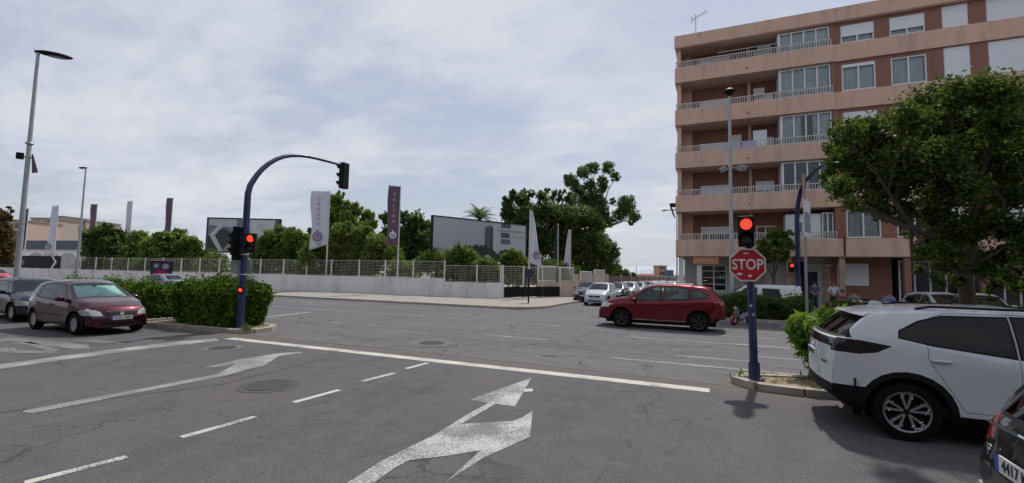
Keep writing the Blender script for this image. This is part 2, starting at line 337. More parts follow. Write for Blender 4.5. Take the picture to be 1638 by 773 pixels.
mLeafBig = leafmat('leaf_big', (.024, .046, .012), (.115, .155, .038), .45, .8)
mLeafHedge = leafmat('leaf_hedge', (.018, .05, .007), (.15, .24, .03), .18, 1.5)
mLeafOl = leafmat('leaf_oleander', (.06, .13, .02), (.22, .32, .07), .45, 2)
mLeafBrown = leafmat('leaf_brown', (.06, .05, .02), (.17, .12, .05), .35)
# ------------------------------------------------------------------ vehicles
mGlassDark = glassmat('privacy_glass', .02, gloss=.55)
mGlassCar = glassmat('car_glass', .42, (.75, 1, .9))
mGlassClear = glassmat('windscreen_glass', .85, (.85, 1, .95))
mSeat = mat('seat_cloth', (.05, .05, .052), .8)
mSeatLight = mat('pale_seat_cloth', (.30, .29, .27), .8)
mHead = mat('headlight_glass', (.42, .43, .42), .12, .2, .6, 1., noise=.3, nscale=9)
mTail = mat('taillight_red', (.30, .01, .012), .15, 0, .6, 1.)
mTailDark = mat('taillight_smoked', (.008, .005, .006), .15, 0, .4, .3)
mPlate = mat('plate_white', (.68, .68, .66), .4)
mPlateBlue = mat('plate_blue', (.02, .08, .42), .4)
mInk = mat('plate_ink', (.015, .015, .015), .5)
mHub = mat('hub_silver', (.38, .38, .39), .4, .6)
def lin(pts):
    xs = [p[0] for p in pts]; zs = [p[1] for p in pts]
    return lambda x: float(np.interp(x, xs, zs))
def smooth(pts, s):
    f = lin(pts)
    return lambda x: sum(f(x+s*k/4)*(5-abs(k)) for k in range(-4, 5))/25
class Carver:
    def __init__(s, bm): s.bm = bm; s.sel = bm.faces.layers.int.new('sel'); s.part = bm.faces.layers.int.new('part')
    def carve(s, poly, proj, filt):
        """poly: convex 2D polygon; proj: two axis indices; returns the faces exactly inside it"""
        bm, sel = s.bm, s.sel
        ar = sum(poly[i][0]*poly[(i+1) % len(poly)][1]-poly[(i+1) % len(poly)][0]*poly[i][1] for i in range(len(poly)))
        if ar < 0: poly = poly[::-1]
        x0 = min(p[0] for p in poly); x1 = max(p[0] for p in poly); y0 = min(p[1] for p in poly); y1 = max(p[1] for p in poly)
        a, b = proj
        for f in bm.faces:
            ok = filt(f)
            if ok:
                ca = [v.co[a] for v in f.verts]; cb = [v.co[b] for v in f.verts]
                ok = max(ca) > x0 and min(ca) < x1 and max(cb) > y0 and min(cb) < y1
            f[sel] = 1 if ok else 0
        n = len(poly)
        for i in range(n):
            p, q = poly[i], poly[(i+1) % n]; dx, dy = q[0]-p[0], q[1]-p[1]
            if abs(dx)+abs(dy) < 1e-6: continue
            no = [0, 0, 0]; no[a] = dy; no[b] = -dx; co = [0, 0, 0]; co[a] = p[0]; co[b] = p[1]; no = Vector(no).normalized(); co = Vector(co)
            fs = [f for f in bm.faces if f[sel]]
            if not fs: return []
            es = set(e for f in fs for e in f.edges); vs = set(v for f in fs for v in f.verts)
            bmesh.ops.bisect_plane(bm, geom=list(vs)+list(es)+fs, plane_co=co, plane_no=no, dist=1e-5)
            for f in bm.faces:
                if f[sel] and (f.calc_center_median()-co).dot(no) > 1e-6: f[sel] = 0
        return [f for f in bm.faces if f[sel]]
def grow(poly, d):
    n = len(poly); cx_ = sum(p[0] for p in poly)/n; cy_ = sum(p[1] for p in poly)/n
    ar = sum(poly[i][0]*poly[(i+1) % n][1]-poly[(i+1) % n][0]*poly[i][1] for i in range(n))
    if ar < 0: poly = poly[::-1]
    L = []
    for i in range(n):
        p, q = poly[i], poly[(i+1) % n]; dx, dy = q[0]-p[0], q[1]-p[1]; l = math.hypot(dx, dy); nx, ny = dy/l, -dx/l
        L.append((nx, ny, nx*p[0]+ny*p[1]+d))
    out = []
    for i in range(n):
        a, b = L[i-1], L[i]; det = a[0]*b[1]-a[1]*b[0]
        if abs(det) < 1e-6: out.append((poly[i][0]+b[0]*d, poly[i][1]+b[1]*d)); continue
        out.append(((a[2]*b[1]-a[1]*b[2])/det, (a[0]*b[2]-a[2]*b[0])/det))
    return out
def circ(cx_, cz, r, n=20): return [(cx_+r*math.cos(2*PI*k/n+.001), cz+r*math.sin(2*PI*k/n+.001)) for k in range(n)]

def wheel_meshes(Rw, wid, style):
    key = (Rw, wid, style)
    if key in wheel_meshes.c: return wheel_meshes.c[key]
    h = wid/2; r = Rw*.68 if style != 'cap' else Rw*.62
    if style == 'suv': r = Rw*.70
    t = MB().lathe([(r, -h*.85), (r+.01, -h*.97), (Rw*.9, -h), (Rw*.97, -h*.9), (Rw, -h*.6), (Rw, h*.6), (Rw*.97, h*.9), (Rw*.9, h), (r+.01, h*.97), (r, h*.85), (r-.01, h*.6), (r-.01, -h*.6), (r, -h*.85)], 'y', n=40)
    tyre = t.mesh('tyre', mTyre, 35)
    rm = MB(); rm.lathe([(r, -h*.86), (r-.012, -h*.9), (r-.025, -h*.8), (r-.03, -h*.2), (.0, -h*.2)], 'y', n=40, m=1)
    rm.lathe([(r, -h*.86), (r-.006, -h*.92), (r-.02, -h*.86)], 'y', n=40, m=0)
    ns = {'suv': 5, 'alloy': 5, 'cap': 9}[style]
    for k in range(ns):
        a0 = 2*PI*k/ns+.3
        subs = {'suv': [(-.145, -.02), (.145, .02)], 'alloy': [(-.12, -.05), (.12, .05)], 'cap': [(0, 0)]}[style]
        for (ao, ai) in subs:
            wo, wi = {'suv': (.015, .009), 'alloy': (.022, .012), 'cap': (.055, .02)}[style]
            def P(rr, a, off, y): return (rr*math.cos(a)-off*math.sin(a), y, rr*math.sin(a)+off*math.cos(a))
            ro = r-.012; ri = .03
            vs = [P(ri, a0+ai*3, -wi, -h*.72), P(ri, a0+ai*3, wi, -h*.72), P(ro, a0+ao*1.7, wo, -h*.84), P(ro, a0+ao*1.7, -wo, -h*.84)]
            vs += [P(ri, a0+ai*3, -wi, -h*.45), P(ri, a0+ai*3, wi, -h*.45), P(ro, a0+ao*1.7, wo, -h*.5), P(ro, a0+ao*1.7, -wo, -h*.5)]
            rm.add(vs, [(0,1,2,3),(7,6,5,4),(0,4,5,1),(1,5,6,2),(2,6,7,3),(3,7,4,0)], 0)
            if style == 'suv':   # short twigs branching off the spokes
                for (rr, sg) in (((r*.66, 1), (r*.82, -1)) if ao > 0 else ((r*.66, -1), (r*.82, 1))):
                    a = a0+ao*1.7*(rr/ro); e = a+sg*.20
                    p0 = P(rr, a, 0, -h*.78); p1 = P(rr*1.12, e, 0, -h*.80)
                    rm.tube([p0, p1], [.010, .007], 4, 0)
    rm.lathe([(.0, -h*.80), (.03, -h*.78), (.035, -h*.6)], 'y', n=16, m=0 if style == 'cap' else 1)
    rim = rm.mesh('rim', {'suv': [mSteel, mBlack], 'alloy': [mHubDark, mBlack], 'cap': [mHub, mBlack]}[style], 40)
    hubm = MB().lathe([(0, -h*.1), (r*.55, -h*.1), (r*.55, h*.1), (0, h*.1)], 'y', n=20).mesh('brake_disc', mGalv, 40)
    wheel_meshes.c[key] = (hubm, tyre, rim); return wheel_meshes.c[key]
wheel_meshes.c = {}
mHubDark = mat('dark_alloy', (.07, .07, .075), .35, .7)

def plate(parent, x, y, z, txt, sgn, w_=.52, h_=.11, tilt=0):
    """registration plate on the front (sgn=1) or rear (-1) of a car"""
    p = obj('number_plate', MB().box(-.006, .006, -w_/2, w_/2, -h_/2, h_/2, 0).box(-.0075, .0075, -sgn*w_/2 if False else (w_/2-.045 if sgn < 0 else -w_/2), (w_/2 if sgn < 0 else -w_/2+.045), -h_/2, h_/2, 1), [mPlate, mPlateBlue], parent)
    p.location = (x, y, z); p.rotation_euler = (0, tilt, 0)
    textmesh(txt, h_*.95, 'plate_lettering', mInk, p, face(Vector((sgn*.009, (-.02 if sgn < 0 else .02), 0)), 0 if sgn > 0 else PI), .0015, .0, .9)
    return p

def build_car(name, label, S, paint, group=None):
    L, W, Rw = S['L'], S['W'], S['R']
    top = smooth(S['top'], S.get('sm', .05)); belt = lin(S['belt']); bot = lin(S['bot']); plan = lin(S['plan'])
    wx = S['wheels']; tumble = S.get('tumble', .40)
    root = thing(name, label, S.get('cat', 'car'), group=group)
    e = L/2
    xs = sorted(set([-e, -e+.012, -e+.03, -e+.06, -e+.1, -e+.15, -e+.21, e-.21, e-.15, e-.1, e-.06, e-.03, e-.012, e]+[round(-e+.28+i*(L-.56)/52, 4) for i in range(53)]))
    bm = bmesh.new()
    def section(x):
        T = top(x); K = bot(x); Bz = min(belt(x), T-.03); wdt = W*plan(x); gh = max(T-Bz, .03)
        fl = sum(.035*math.exp(-((x-c)/.42)**2) for c in wx)*S.get('flare', 1)
        ins = min(tumble*gh, .30)
        yb = wdt*.955
        H = Bz-K
        P = [(0, K), (wdt*.80, K), (wdt*.965+fl*.3, K+.05), (wdt*.985+fl, K+H*.18), (wdt*.985+fl, K+H*.40), (wdt*.99+fl*.6, K+H*.62), (wdt*.998, K+H*.80), (wdt*.985, K+H*.92), (yb, Bz)]
        if gh > .12:
            P += [(yb-ins*.30, Bz+gh*.35), (yb-ins*.72, Bz+gh*.72), (yb-ins*1.0, T-gh*.11), (yb-ins*1.22, T-gh*.035)]
        else:
            t = gh/.12
            P += [(yb-.010-.04*t, Bz+gh*.35), (yb-.035-.045*t, Bz+gh*.65), (yb-.075-.04*t, T-gh*.15), (yb-.14-.03*t, T-gh*.03)]
        yt = P[-1][0]; cr = .012+.02*min(1, gh/.4)
        P += [(yt*.66, T+cr*.55), (yt*.33, T+cr*.9), (0, T+cr)]
        return P
    cf, cr_ = S.get('nosecurve', .22), S.get('tailcurve', .14)
    def deform(x, y, z):
        q = (abs(y)/W)**2.6
        if x > e-1.0: x = x-cf*((x-e+1.0)/1.0)**1.5*q
        if x < -e+.7: x = x+cr_*((-e+.7-x)/.7)**1.5*q
        return (x, y, z)
    rows = []
    for x in xs:
        P = section(x); n = len(P)
        ring = [(y, z) for (y, z) in P]+[(-y, z) for (y, z) in P[-2:0:-1]]
        rows.append([bm.verts.new(deform(x, y, z)) for (y, z) in ring])
    m = len(rows[0])
    for a, b in zip(rows[:-1], rows[1:]):
        for i in range(m):
            bm.faces.new((a[i], a[(i+1) % m], b[(i+1) % m], b[i]))
    for x, row in ((xs[0], rows[0]), (xs[-1], rows[-1])):
        P = section(x); n = len(P); NC = 10
        cols = []
        for i in range(n):
            y, z = P[i]; l = []
            for k in range(NC+1):
                yy = y*(1-2*k/NC); 
                if k == 0: v = row[i]
                elif k == NC: v = row[(-i) % m]
                else: v = bm.verts.new(deform(x, yy, z))
                l.append(v)
            cols.append(l)
        for i in range(1, n-2):
            for k in range(NC):
                vs = (cols[i][k], cols[i+1][k], cols[i+1][k+1], cols[i][k+1])
                if len(set(vs)) == 4:
                    try: bm.faces.new(vs)
                    except ValueError: pass
        for i in (n-2,):
            pass
    bmesh.ops.remove_doubles(bm, verts=bm.verts, dist=1e-4)
    # close what is left open
    bmesh.ops.holes_fill(bm, edges=[ed for ed in bm.edges if len(ed.link_faces) == 1], sides=40)
    bmesh.ops.delete(bm, geom=[v for v in bm.verts if not v.link_faces], context='VERTS')
    bmesh.ops.recalc_face_normals(bm, faces=bm.faces)
    cv = Carver(bm); part = cv.part
    names = {0: ('body', [paint, mBlack])}
    def side(s_): return lambda f: f[part] == 0 and f.normal.y*s_ > .25
    matidx = {}
    blackl = bm.faces.layers.int.new('blk')
    def setp(fs, k):
        for f in fs: f[part] = k
    kid = [1]
    def new(nm, ml): k = kid[0]; kid[0] += 1; names[k] = (nm, ml); return k
    glass_s = S.get('sideglass', mGlassCar)
    cl_r = S.get('clad', 0)
    zc = Rw
    for s_ in (1, -1):
        # wheel openings
        for c in wx:
            big = circ(c, zc, Rw*1.10+.035)
            if cl_r:
                k = new('arch_cladding', [mBlack])
                setp([f for f in cv.carve(circ(c, zc, Rw*1.10+.035+cl_r, 24), (0, 2), lambda f: f[part] == 0 and (f.normal.y*s_ > .12 or f.normal.z < -.5) and f.calc_center_median().y*s_ > W*.5)], k)
                fs = cv.carve(big, (0, 2), lambda f: f[part] in (0, k) and f.calc_center_median().y*s_ > W*.45)
            else:
                fs = cv.carve(big, (0, 2), lambda f: f[part] == 0 and f.calc_center_median().y*s_ > W*.45 and f.calc_center_median().z < S['belt'][0][1])
            bmesh.ops.delete(bm, geom=fs, context='FACES')
        if S.get('sill'):
            k = new('sill_cladding', [mBlack]); z1 = S['sill']
            setp(cv.carve([(-e-.1, -.1), (e+.1, -.1), (e+.1, z1), (-e-.1, z1)], (0, 2), lambda f: f[part] == 0 and f.calc_center_median().y*s_ > 0), k)
        for nm, poly, ml, g_ in S.get('sidebits', []):
            k = new(nm, [ml])
            if g_:
                for f in cv.carve(grow(poly, g_), (0, 2), side(s_)): f[blackl] = 1
            setp(cv.carve(poly, (0, 2), side(s_)), k)
        # windows
        for poly in S['glass']:
            for f in cv.carve(grow(poly, .022), (0, 2), side(s_)): f[blackl] = 1
        for j, poly in enumerate(S['glass']):
            k = new('side_window', [glass_s if j < S.get('ntint', 9) else mGlassCar])
            setp(cv.carve(poly, (0, 2), side(s_)), k)
        for (poly, hx, hz) in S['doors']:
            for f in cv.carve(grow(poly, .006), (0, 2), side(s_)): f[blackl] = 1
            k = new('door%d' % s_, [paint, mBlack]); fs = cv.carve(poly, (0, 2), side(s_))
            for f in fs:
                c = f.calc_center_median(); inw = any(pin(grow(g, .023), (c.x, c.z)) for g in S['glass'])
                f[blackl] = 1 if inw else 0
            setp(fs, k)
            names[k] = ('door', [paint, mBlack], (hx, hz, s_))
    # windscreen / rear window
    ws = S['screen']; k = new('windscreen', [mGlassClear])
    topf = lambda f: f[part] == 0 and f.normal.z > .15
    for f in cv.carve(grow(ws, .02), (0, 1), lambda f: topf(f) and f.normal.x > .12): f[blackl] = 1
    setp(cv.carve(ws, (0, 1), lambda f: topf(f) and f.normal.x > .12), k)
    rw = S['rear']; k = new('rear_window', [S.get('rearglass', mGlassDark)])
    rf = lambda f: f[part] == 0 and f.normal.x < -.2 and f.normal.z > -.2
    for f in cv.carve(grow(rw, .025), (1, 2), rf): f[blackl] = 1
    setp(cv.carve(rw, (1, 2), rf), k)
    for nm, poly, ml in S.get('frontbits', []):
        for q in ([poly, [(-a, b) for a, b in poly]] if min(p[0] for p in poly) > 0 else [poly]):
            k = new(nm, [ml]); setp(cv.carve(q, (1, 2), lambda f: f[part] == 0 and f.normal.x > .10 and f.calc_center_median().x > e-.75), k)
    for nm, poly, ml in S.get('rearbits', []):
        for q in ([poly, [(-a, b) for a, b in poly]] if min(p[0] for p in poly) > 0 else [poly]):
            k = new(nm, [ml]); setp(cv.carve(q, (1, 2), lambda f: f[part] == 0 and f.normal.x < -.10 and f.calc_center_median().x < -e+.6), k)
    if S.get('lowblack'):
        zf, zr = S['lowblack']
        for f in cv.carve([(-3, -1), (3, -1), (3, zf), (-3, zf)], (1, 2), lambda f: f[part] == 0 and f.calc_center_median().x > e-.55): f[blackl] = 1
        for f in cv.carve([(-3, -1), (3, -1), (3, zr), (-3, zr)], (1, 2), lambda f: f[part] == 0 and f.calc_center_median().x < -e+.4): f[blackl] = 1
    for f in bm.faces:
        if f.normal.z < -.8 and f[part] == 0: f[blackl] = 1
    # split into meshes; keep the normals of the whole
    bm.normal_update()
    by = {}
    for f in bm.faces: by.setdefault(f[part], []).append(f)
    vn = {v: v.normal.copy() for v in bm.verts}
    for k, fs in by.items():
        nm = names[k][0]; ml = names[k][1]; idx = {}; vs = []; fl = []; mi = []; nr = []
        for f in fs:
            l = []
            for v in f.verts:
                if v not in idx: idx[v] = len(vs); vs.append(v.co.copy()); nr.append(vn[v])
                l.append(idx[v])
            fl.append(l); mi.append(f[blackl] if len(ml) > 1 else 0)
        me = bpy.data.meshes.new(nm); me.from_pydata(vs, [], fl)
        for q in ml: me.materials.append(q)
        me.polygons.foreach_set('material_index', mi); me.polygons.foreach_set('use_smooth', [True]*len(fl)); me.update()
        try:
            # flat-ish corners keep their own normal
            loops = []
            for p, f in zip(me.polygons, fs):
                for v in f.verts:
                    n_ = vn[v]; loops.append(n_ if n_.dot(f.normal) > .80 else f.normal.copy())
            me.normals_split_custom_set([tuple(x) for x in loops])
        except Exception as ex: print('normals', ex)
        o = link(nm, me, root)
        if len(names[k]) > 2:
            hx, hz, s_ = names[k][2]; yy = W*.985
            hm = MB().tube([(hx-.09, s_*(yy), hz), (hx-.07, s_*(yy+.035), hz), (hx+.07, s_*(yy+.035), hz), (hx+.09, s_*yy, hz)], [.012, .016, .016, .012], 6)
            obj('handle', hm, S.get('handlemat', paint), o, True)
    bm.free()
    # wheels
    hubm, tyre, rim = wheel_meshes(Rw, S.get('tw', .215), S.get('wheel', 'cap'))
    for c in wx:
        for s_ in (1, -1):
            wl = link('wheel', hubm, root); wl.location = (c, s_*(W-.125), Rw)
            if s_ > 0: wl.rotation_euler = (0, 0, PI)
            link('tyre', tyre, wl); link('rim', rim, wl)
    # wheel wells and floor
    u = MB()
    for c in wx:
        for s_ in (1, -1):
            r0 = Rw*1.10+.045; ya, yb = s_*(W*.965), s_*(W-.36); pts = [(c+r0*math.cos(a), Rw+r0*math.sin(a)) for a in [PI*(-.12)+k*PI*1.24/16 for k in range(17)]]
            vs = [(x, ya, z) for x, z in pts]+[(x, yb, z) for x, z in pts]
            u.add(vs, [(i, i+1, 18+i, 17+i) for i in range(16)]); u.add([(x, yb, z) for x, z in pts], [tuple(range(17))])
    u.box(-e+.35, e-.35, -W+.37, W-.37, .17, .30)
    obj('wheel_arch_liner', u, mBlack, root)
    # cabin
    H = max(p[1] for p in S['top']); s0 = S.get('seat0', .1); sm_ = S.get('seatmat', mSeat)
    q = MB(); q.box(-e+.5, S['dash'], -W+.14, W-.14, .30, .42); q.box(S['dash']-.28, S['dash']+.12, -W+.16, W-.16, .62, S['belt'][-1][1]-.06); 
    obj('cabin', q, mSeat, root)
    for sx in (s0, s0-.95):
        for sy in (-.36, .36):
            b = MB(); b.box(sx-.08, sx+.45, sy-.24, sy+.24, .42, .60); st = len(b.v); b.box(-.06, .08, sy-.23, sy+.23, 0, .56); b.box(-.04, .05, sy-.12, sy+.12, .60, .76)
            b.xf(Matrix.Translation((sx, 0, .58)) @ Matrix.Rotation(R(-14), 4, 'Y'), st)
            obj('seat', b, sm_, root, bevel=.04)
    if S.get('mirror', True):
        mxx, mz = S['mirrorpos']
        for s_ in (1, -1):
            b = MB().ball((mxx, s_*(W+.075), mz), (.07, .115, .075), 14, 10); b.tube([(mxx+.02, s_*(W-.06), mz-.05), (mxx, s_*(W+.03), mz-.03)], [.03, .02], 8)
            obj('wing_mirror', b, paint, root, True)
    for kk in S.get('extra', []): kk(root, S, paint)
    return root
def pin(poly, p):
    c = False; n = len(poly)
    for i in range(n):
        a, b = poly[i], poly[i-1]
        if (a[1] > p[1]) != (b[1] > p[1]) and p[0] < (b[0]-a[0])*(p[1]-a[1])/(b[1]-a[1])+a[0]: c = not c
    return c
def badge(parent, x, z, sgn, r=.055, m=None):
    obj('emblem', MB().lathe([(0, 0), (r*.75, .004*sgn), (r*.8, .012*sgn), (r, .012*sgn), (r, 0)], 'x', (x, 0, z), 20), m or mChrome, parent, True)

# ---- specifications (x forward from the middle of the car, z up)
SUV = dict(L=4.32, W=.885, R=.345, wheel='suv', tw=.225, wheels=(-1.34, 1.22), tumble=.40, flare=1.5, sm=.035, clad=.07, sill=.36, tailcurve=.10,
    top=[(-2.16, .62), (-2.145, 1.00), (-2.11, 1.17), (-2.00, 1.215), (-1.70, 1.46), (-1.56, 1.535), (-1.0, 1.585), (-.2, 1.60), (.30, 1.54), (1.0, 1.12), (1.6, 1.02), (1.96, .90), (2.12, .68), (2.16, .5)],
    belt=[(-2.16, 1.17), (-1.7, 1.19), (-1.25, 1.17), (-.3, 1.06), (1.0, 1.01), (2.16, .88)], bot=[(-2.16, .46), (-1.95, .32), (-1.65, .21), (1.7, .21), (2.16, .30)],
    plan=[(-2.16, .90), (-1.85, .97), (-1.34, 1), (1.1, 1), (1.7, .95), (2.16, .84)],
    glass=[[(-1.37, 1.235), (-1.05, 1.165), (-.335, 1.075), (-.335, 1.50), (-.92, 1.49), (-1.16, 1.42), (-1.36, 1.30)], [(-.275, 1.07), (.78, 1.03), (.22, 1.44), (.05, 1.50), (-.275, 1.505)]], ntint=2, sideglass=mGlassDark,
    doors=[([(-.98, .74), (-.80, .42), (-.31, .42), (-.31, 1.54), (-.90, 1.53), (-1.10, 1.45), (-1.12, 1.0)], -1.0, .985), ([(-.305, .42), (.72, .42), (.84, .8), (.84, 1.0), (.26, 1.46), (.05, 1.53), (-.305, 1.54)], -.16, .95)],
    screen=[(.92, -.66), (.92, .66), (.26, .54), (.26, -.54)], rear=[(-.76, 1.215), (.76, 1.215), (.60, 1.46), (-.60, 1.46)],
    sidebits=[('tail_light', [(-2.2, 1.02), (-1.80, 1.00), (-1.62, 1.03), (-1.46, 1.12), (-1.75, 1.165), (-2.2, 1.20)], mTailDark, 0), ('bumper_cladding', [(-2.2, .30), (-1.70, .2), (-1.74, .40), (-2.2, .62)], mBlack, 0)],
    rearbits=[('tail_light_bar', [(-.92, 1.06), (.92, 1.06), (.92, 1.17), (-.92, 1.17)], mTailDark), ('rear_bumper_cladding', [(-1, .2), (1, .2), (1, .60), (-1, .60)], mBlack)],
    frontbits=[('headlight', [(.42, .82), (.80, .86), (.80, .94), (.42, .90)], mHead), ('grille', [(-.5, .35), (.5, .35), (.6, .68), (-.6, .68)], mBlack)],
    lowblack=(.36, .5), mirrorpos=(.60, 1.08), dash=.80, seat0=.0)
CROSS = dict(SUV, tailcurve=.14, lowblack=(.36, .5), L=4.62, W=.93, R=.352, wheel='alloy', wheels=(-1.40, 1.31), clad=.0, sill=.30, sm=.07, flare=1.2,
    top=[(-2.31, .62), (-2.29, 1.0), (-2.24, 1.12), (-2.08, 1.22), (-1.84, 1.50), (-1.55, 1.60), (-.7, 1.665), (0, 1.655), (.40, 1.57), (1.15, 1.13), (1.7, 1.05), (2.1, .93), (2.26, .74), (2.31, .5)],
    belt=[(-2.3, 1.10), (-1.6, 1.14), (0, 1.03), (1.2, .99), (2.3, .8)], plan=[(-2.31, .86), (-2.0, .95), (-1.4, 1), (1.2, 1), (1.9, .93), (2.31, .78)],
    glass=[[(-1.72, 1.30), (-1.66, 1.20), (-1.12, 1.125), (-1.12, 1.49), (-1.40, 1.465)], [(-1.06, 1.115), (-.15, 1.06), (-.15, 1.555), (-.7, 1.545), (-1.06, 1.49)], [(-.07, 1.055), (.98, 1.01), (.42, 1.44), (.2, 1.53), (-.07, 1.555)]], sideglass=mGlassCar,
    doors=[([(-1.0, .75), (-.75, .34), (-.105, .34), (-.105, 1.60), (-.85, 1.58), (-1.16, 1.42), (-1.16, 1.05)], -.95, .95), ([(-.10, .34), (.88, .34), (1.0, .8), (1.02, 1.0), (.45, 1.47), (.2, 1.57), (-.10, 1.60)], .06, .92)],
    sidebits=[('tail_light', [(-2.32, .98), (-2.32, 1.10), (-2.0, 1.10), (-1.88, 1.04), (-2.05, .96)], mTail, 0), ('headlight', [(1.72, .88), (2.32, .72), (2.32, .80), (1.95, .94)], mHead, 0), ('lower_trim', [(-1.0, .33), (.92, .33), (.92, .355), (-1.0, .355)], mChrome, 0)],
    rearbits=[('tail_light', [(.50, .98), (.9, .98), (.9, 1.08), (.50, 1.06)], mTail)],
    frontbits=[('headlight', [(.50, .72), (.86, .74), (.86, .88), (.50, .80)], mHead), ('grille', [(-.45, .42), (.45, .42), (.5, .70), (-.5, .70)], mBlack)],
    screen=[(1.15, -.72), (1.15, .72), (.45, .57), (.45, -.57)], rear=[(-.62, 1.16), (.62, 1.16), (.50, 1.46), (-.50, 1.46)], rearglass=mGlassDark, seat0=.0, dash=.98, mirrorpos=(.82, 1.07), seatmat=mSeatLight, ntint=9)
HATCH = dict(L=3.92, W=.825, R=.302, wheel='cap', tw=.19, wheels=(-1.22, 1.24), tumble=.40, sm=.07,
    top=[(-1.96, .60), (-1.945, .90), (-1.86, .98), (-1.62, 1.30), (-1.45, 1.41), (-.8, 1.465), (-.1, 1.47), (.28, 1.38), (.98, .98), (1.45, .885), (1.78, .76), (1.92, .58), (1.96, .42)],
    belt=[(-1.96, .92), (-1.3, .97), (0, .91), (.95, .86), (1.96, .66)], bot=[(-1.96, .34), (-1.7, .22), (1.6, .19), (1.96, .22)],
    plan=[(-1.96, .86), (-1.7, .95), (-1.2, 1), (.9, 1), (1.5, .96), (1.96, .80)],
    glass=[[(-1.42, 1.12), (-1.08, .995), (-1.08, 1.30), (-1.25, 1.27)], [(-1.03, .985), (-.22, .945), (-.22, 1.37), (-.7, 1.365), (-1.03, 1.31)], [(-.14, .94), (.78, .895), (.24, 1.28), (.05, 1.35), (-.14, 1.365)]],
    doors=[([(-.86, .62), (-.65, .28), (-.175, .28), (-.175, 1.42), (-.75, 1.41), (-1.06, 1.34), (-1.06, .9)], -.92, .82), ([(-.17, .28), (.74, .28), (.84, .7), (.84, .87), (.26, 1.33), (.05, 1.40), (-.17, 1.42)], -.03, .80)],
    screen=[(.92, -.64), (.92, .64), (.25, .52), (.25, -.52)], rear=[(-.56, 1.0), (.56, 1.0), (.47, 1.32), (-.47, 1.32)], rearglass=mGlassCar,
    sidebits=[('rubbing_strip', [(-.78, .50), (.80, .50), (.80, .53), (-.78, .53)], mBlack, 0), ('tail_light', [(-1.97, .78), (-1.97, .98), (-1.75, 1.0), (-1.80, .78)], mTail, 0), ('headlight', [(1.50, .62), (2.0, .52), (2.0, .62), (1.62, .74)], mHead, 0)],
    rearbits=[('tail_light', [(.55, .76), (.83, .76), (.83, .96), (.60, .96)], mTail)],
    frontbits=[('headlight', [(.40, .53), (.78, .55), (.78, .70), (.46, .66)], mHead), ('grille', [(-.36, .54), (.36, .54), (.37, .655), (-.37, .655)], mBlack), ('lower_grille', [(-.50, .27), (.50, .27), (.42, .36), (-.42, .36)], mBlack)],
    mirrorpos=(.62, .98), dash=.78, seat0=-.1, handlemat=None)
HATCH['handlemat'] = mBlack
SEDAN = dict(HATCH, L=4.45, W=.87, R=.31, wheels=(-1.35, 1.30), sm=.07,
    top=[(-2.22, .62), (-2.2, .92), (-2.1, 1.0), (-1.62, 1.03), (-1.0, 1.37), (-.6, 1.43), (.1, 1.43), (.40, 1.35), (1.12, .96), (1.7, .86), (2.05, .74), (2.18, .58), (2.22, .42)],
    belt=[(-2.22, .94), (-1.3, .95), (0, .90), (1.1, .86), (2.22, .66)], bot=[(-2.22, .34), (-1.9, .22), (1.9, .19), (2.22, .22)],
    plan=[(-2.22, .86), (-1.8, .95), (-1.2, 1), (1.2, 1), (1.8, .95), (2.22, .80)],
    glass=[[(-1.30, .985), (-.32, .945), (-.32, 1.335), (-.72, 1.31)], [(-.24, .94), (.86, .90), (.32, 1.28), (.12, 1.33), (-.24, 1.335)]],
    doors=[([(-1.0, .62), (-.75, .28), (-.275, .28), (-.275, 1.38), (-.80, 1.35), (-1.3, 1.0), (-1.2, .9)], -1.0, .82), ([(-.27, .28), (.80, .28), (.92, .7), (.92, .87), (.34, 1.33), (.12, 1.37), (-.27, 1.38)], -.13, .80)],
    screen=[(1.05, -.68), (1.05, .68), (.38, .54), (.38, -.54)], rear=[(-.55, 1.06), (.55, 1.06), (.46, 1.32), (-.46, 1.32)],
    sidebits=[('tail_light', [(-2.3, .72), (-2.3, .92), (-2.0, .92), (-2.0, .74)], mTail, 0), ('headlight', [(1.80, .60), (2.3, .54), (2.3, .66), (1.9, .70)], mHead, 0)],
    frontbits=[('headlight', [(.42, .55), (.84, .55), (.84, .70), (.42, .68)], mHead), ('grille', [(-.33, .50), (.33, .50), (.36, .70), (-.36, .70)], mBlack), ('lower_grille', [(-.6, .25), (.6, .25), (.55, .38), (-.55, .38)], mBlack)],
    mirrorpos=(.72, .98), dash=.85, seat0=-.1)
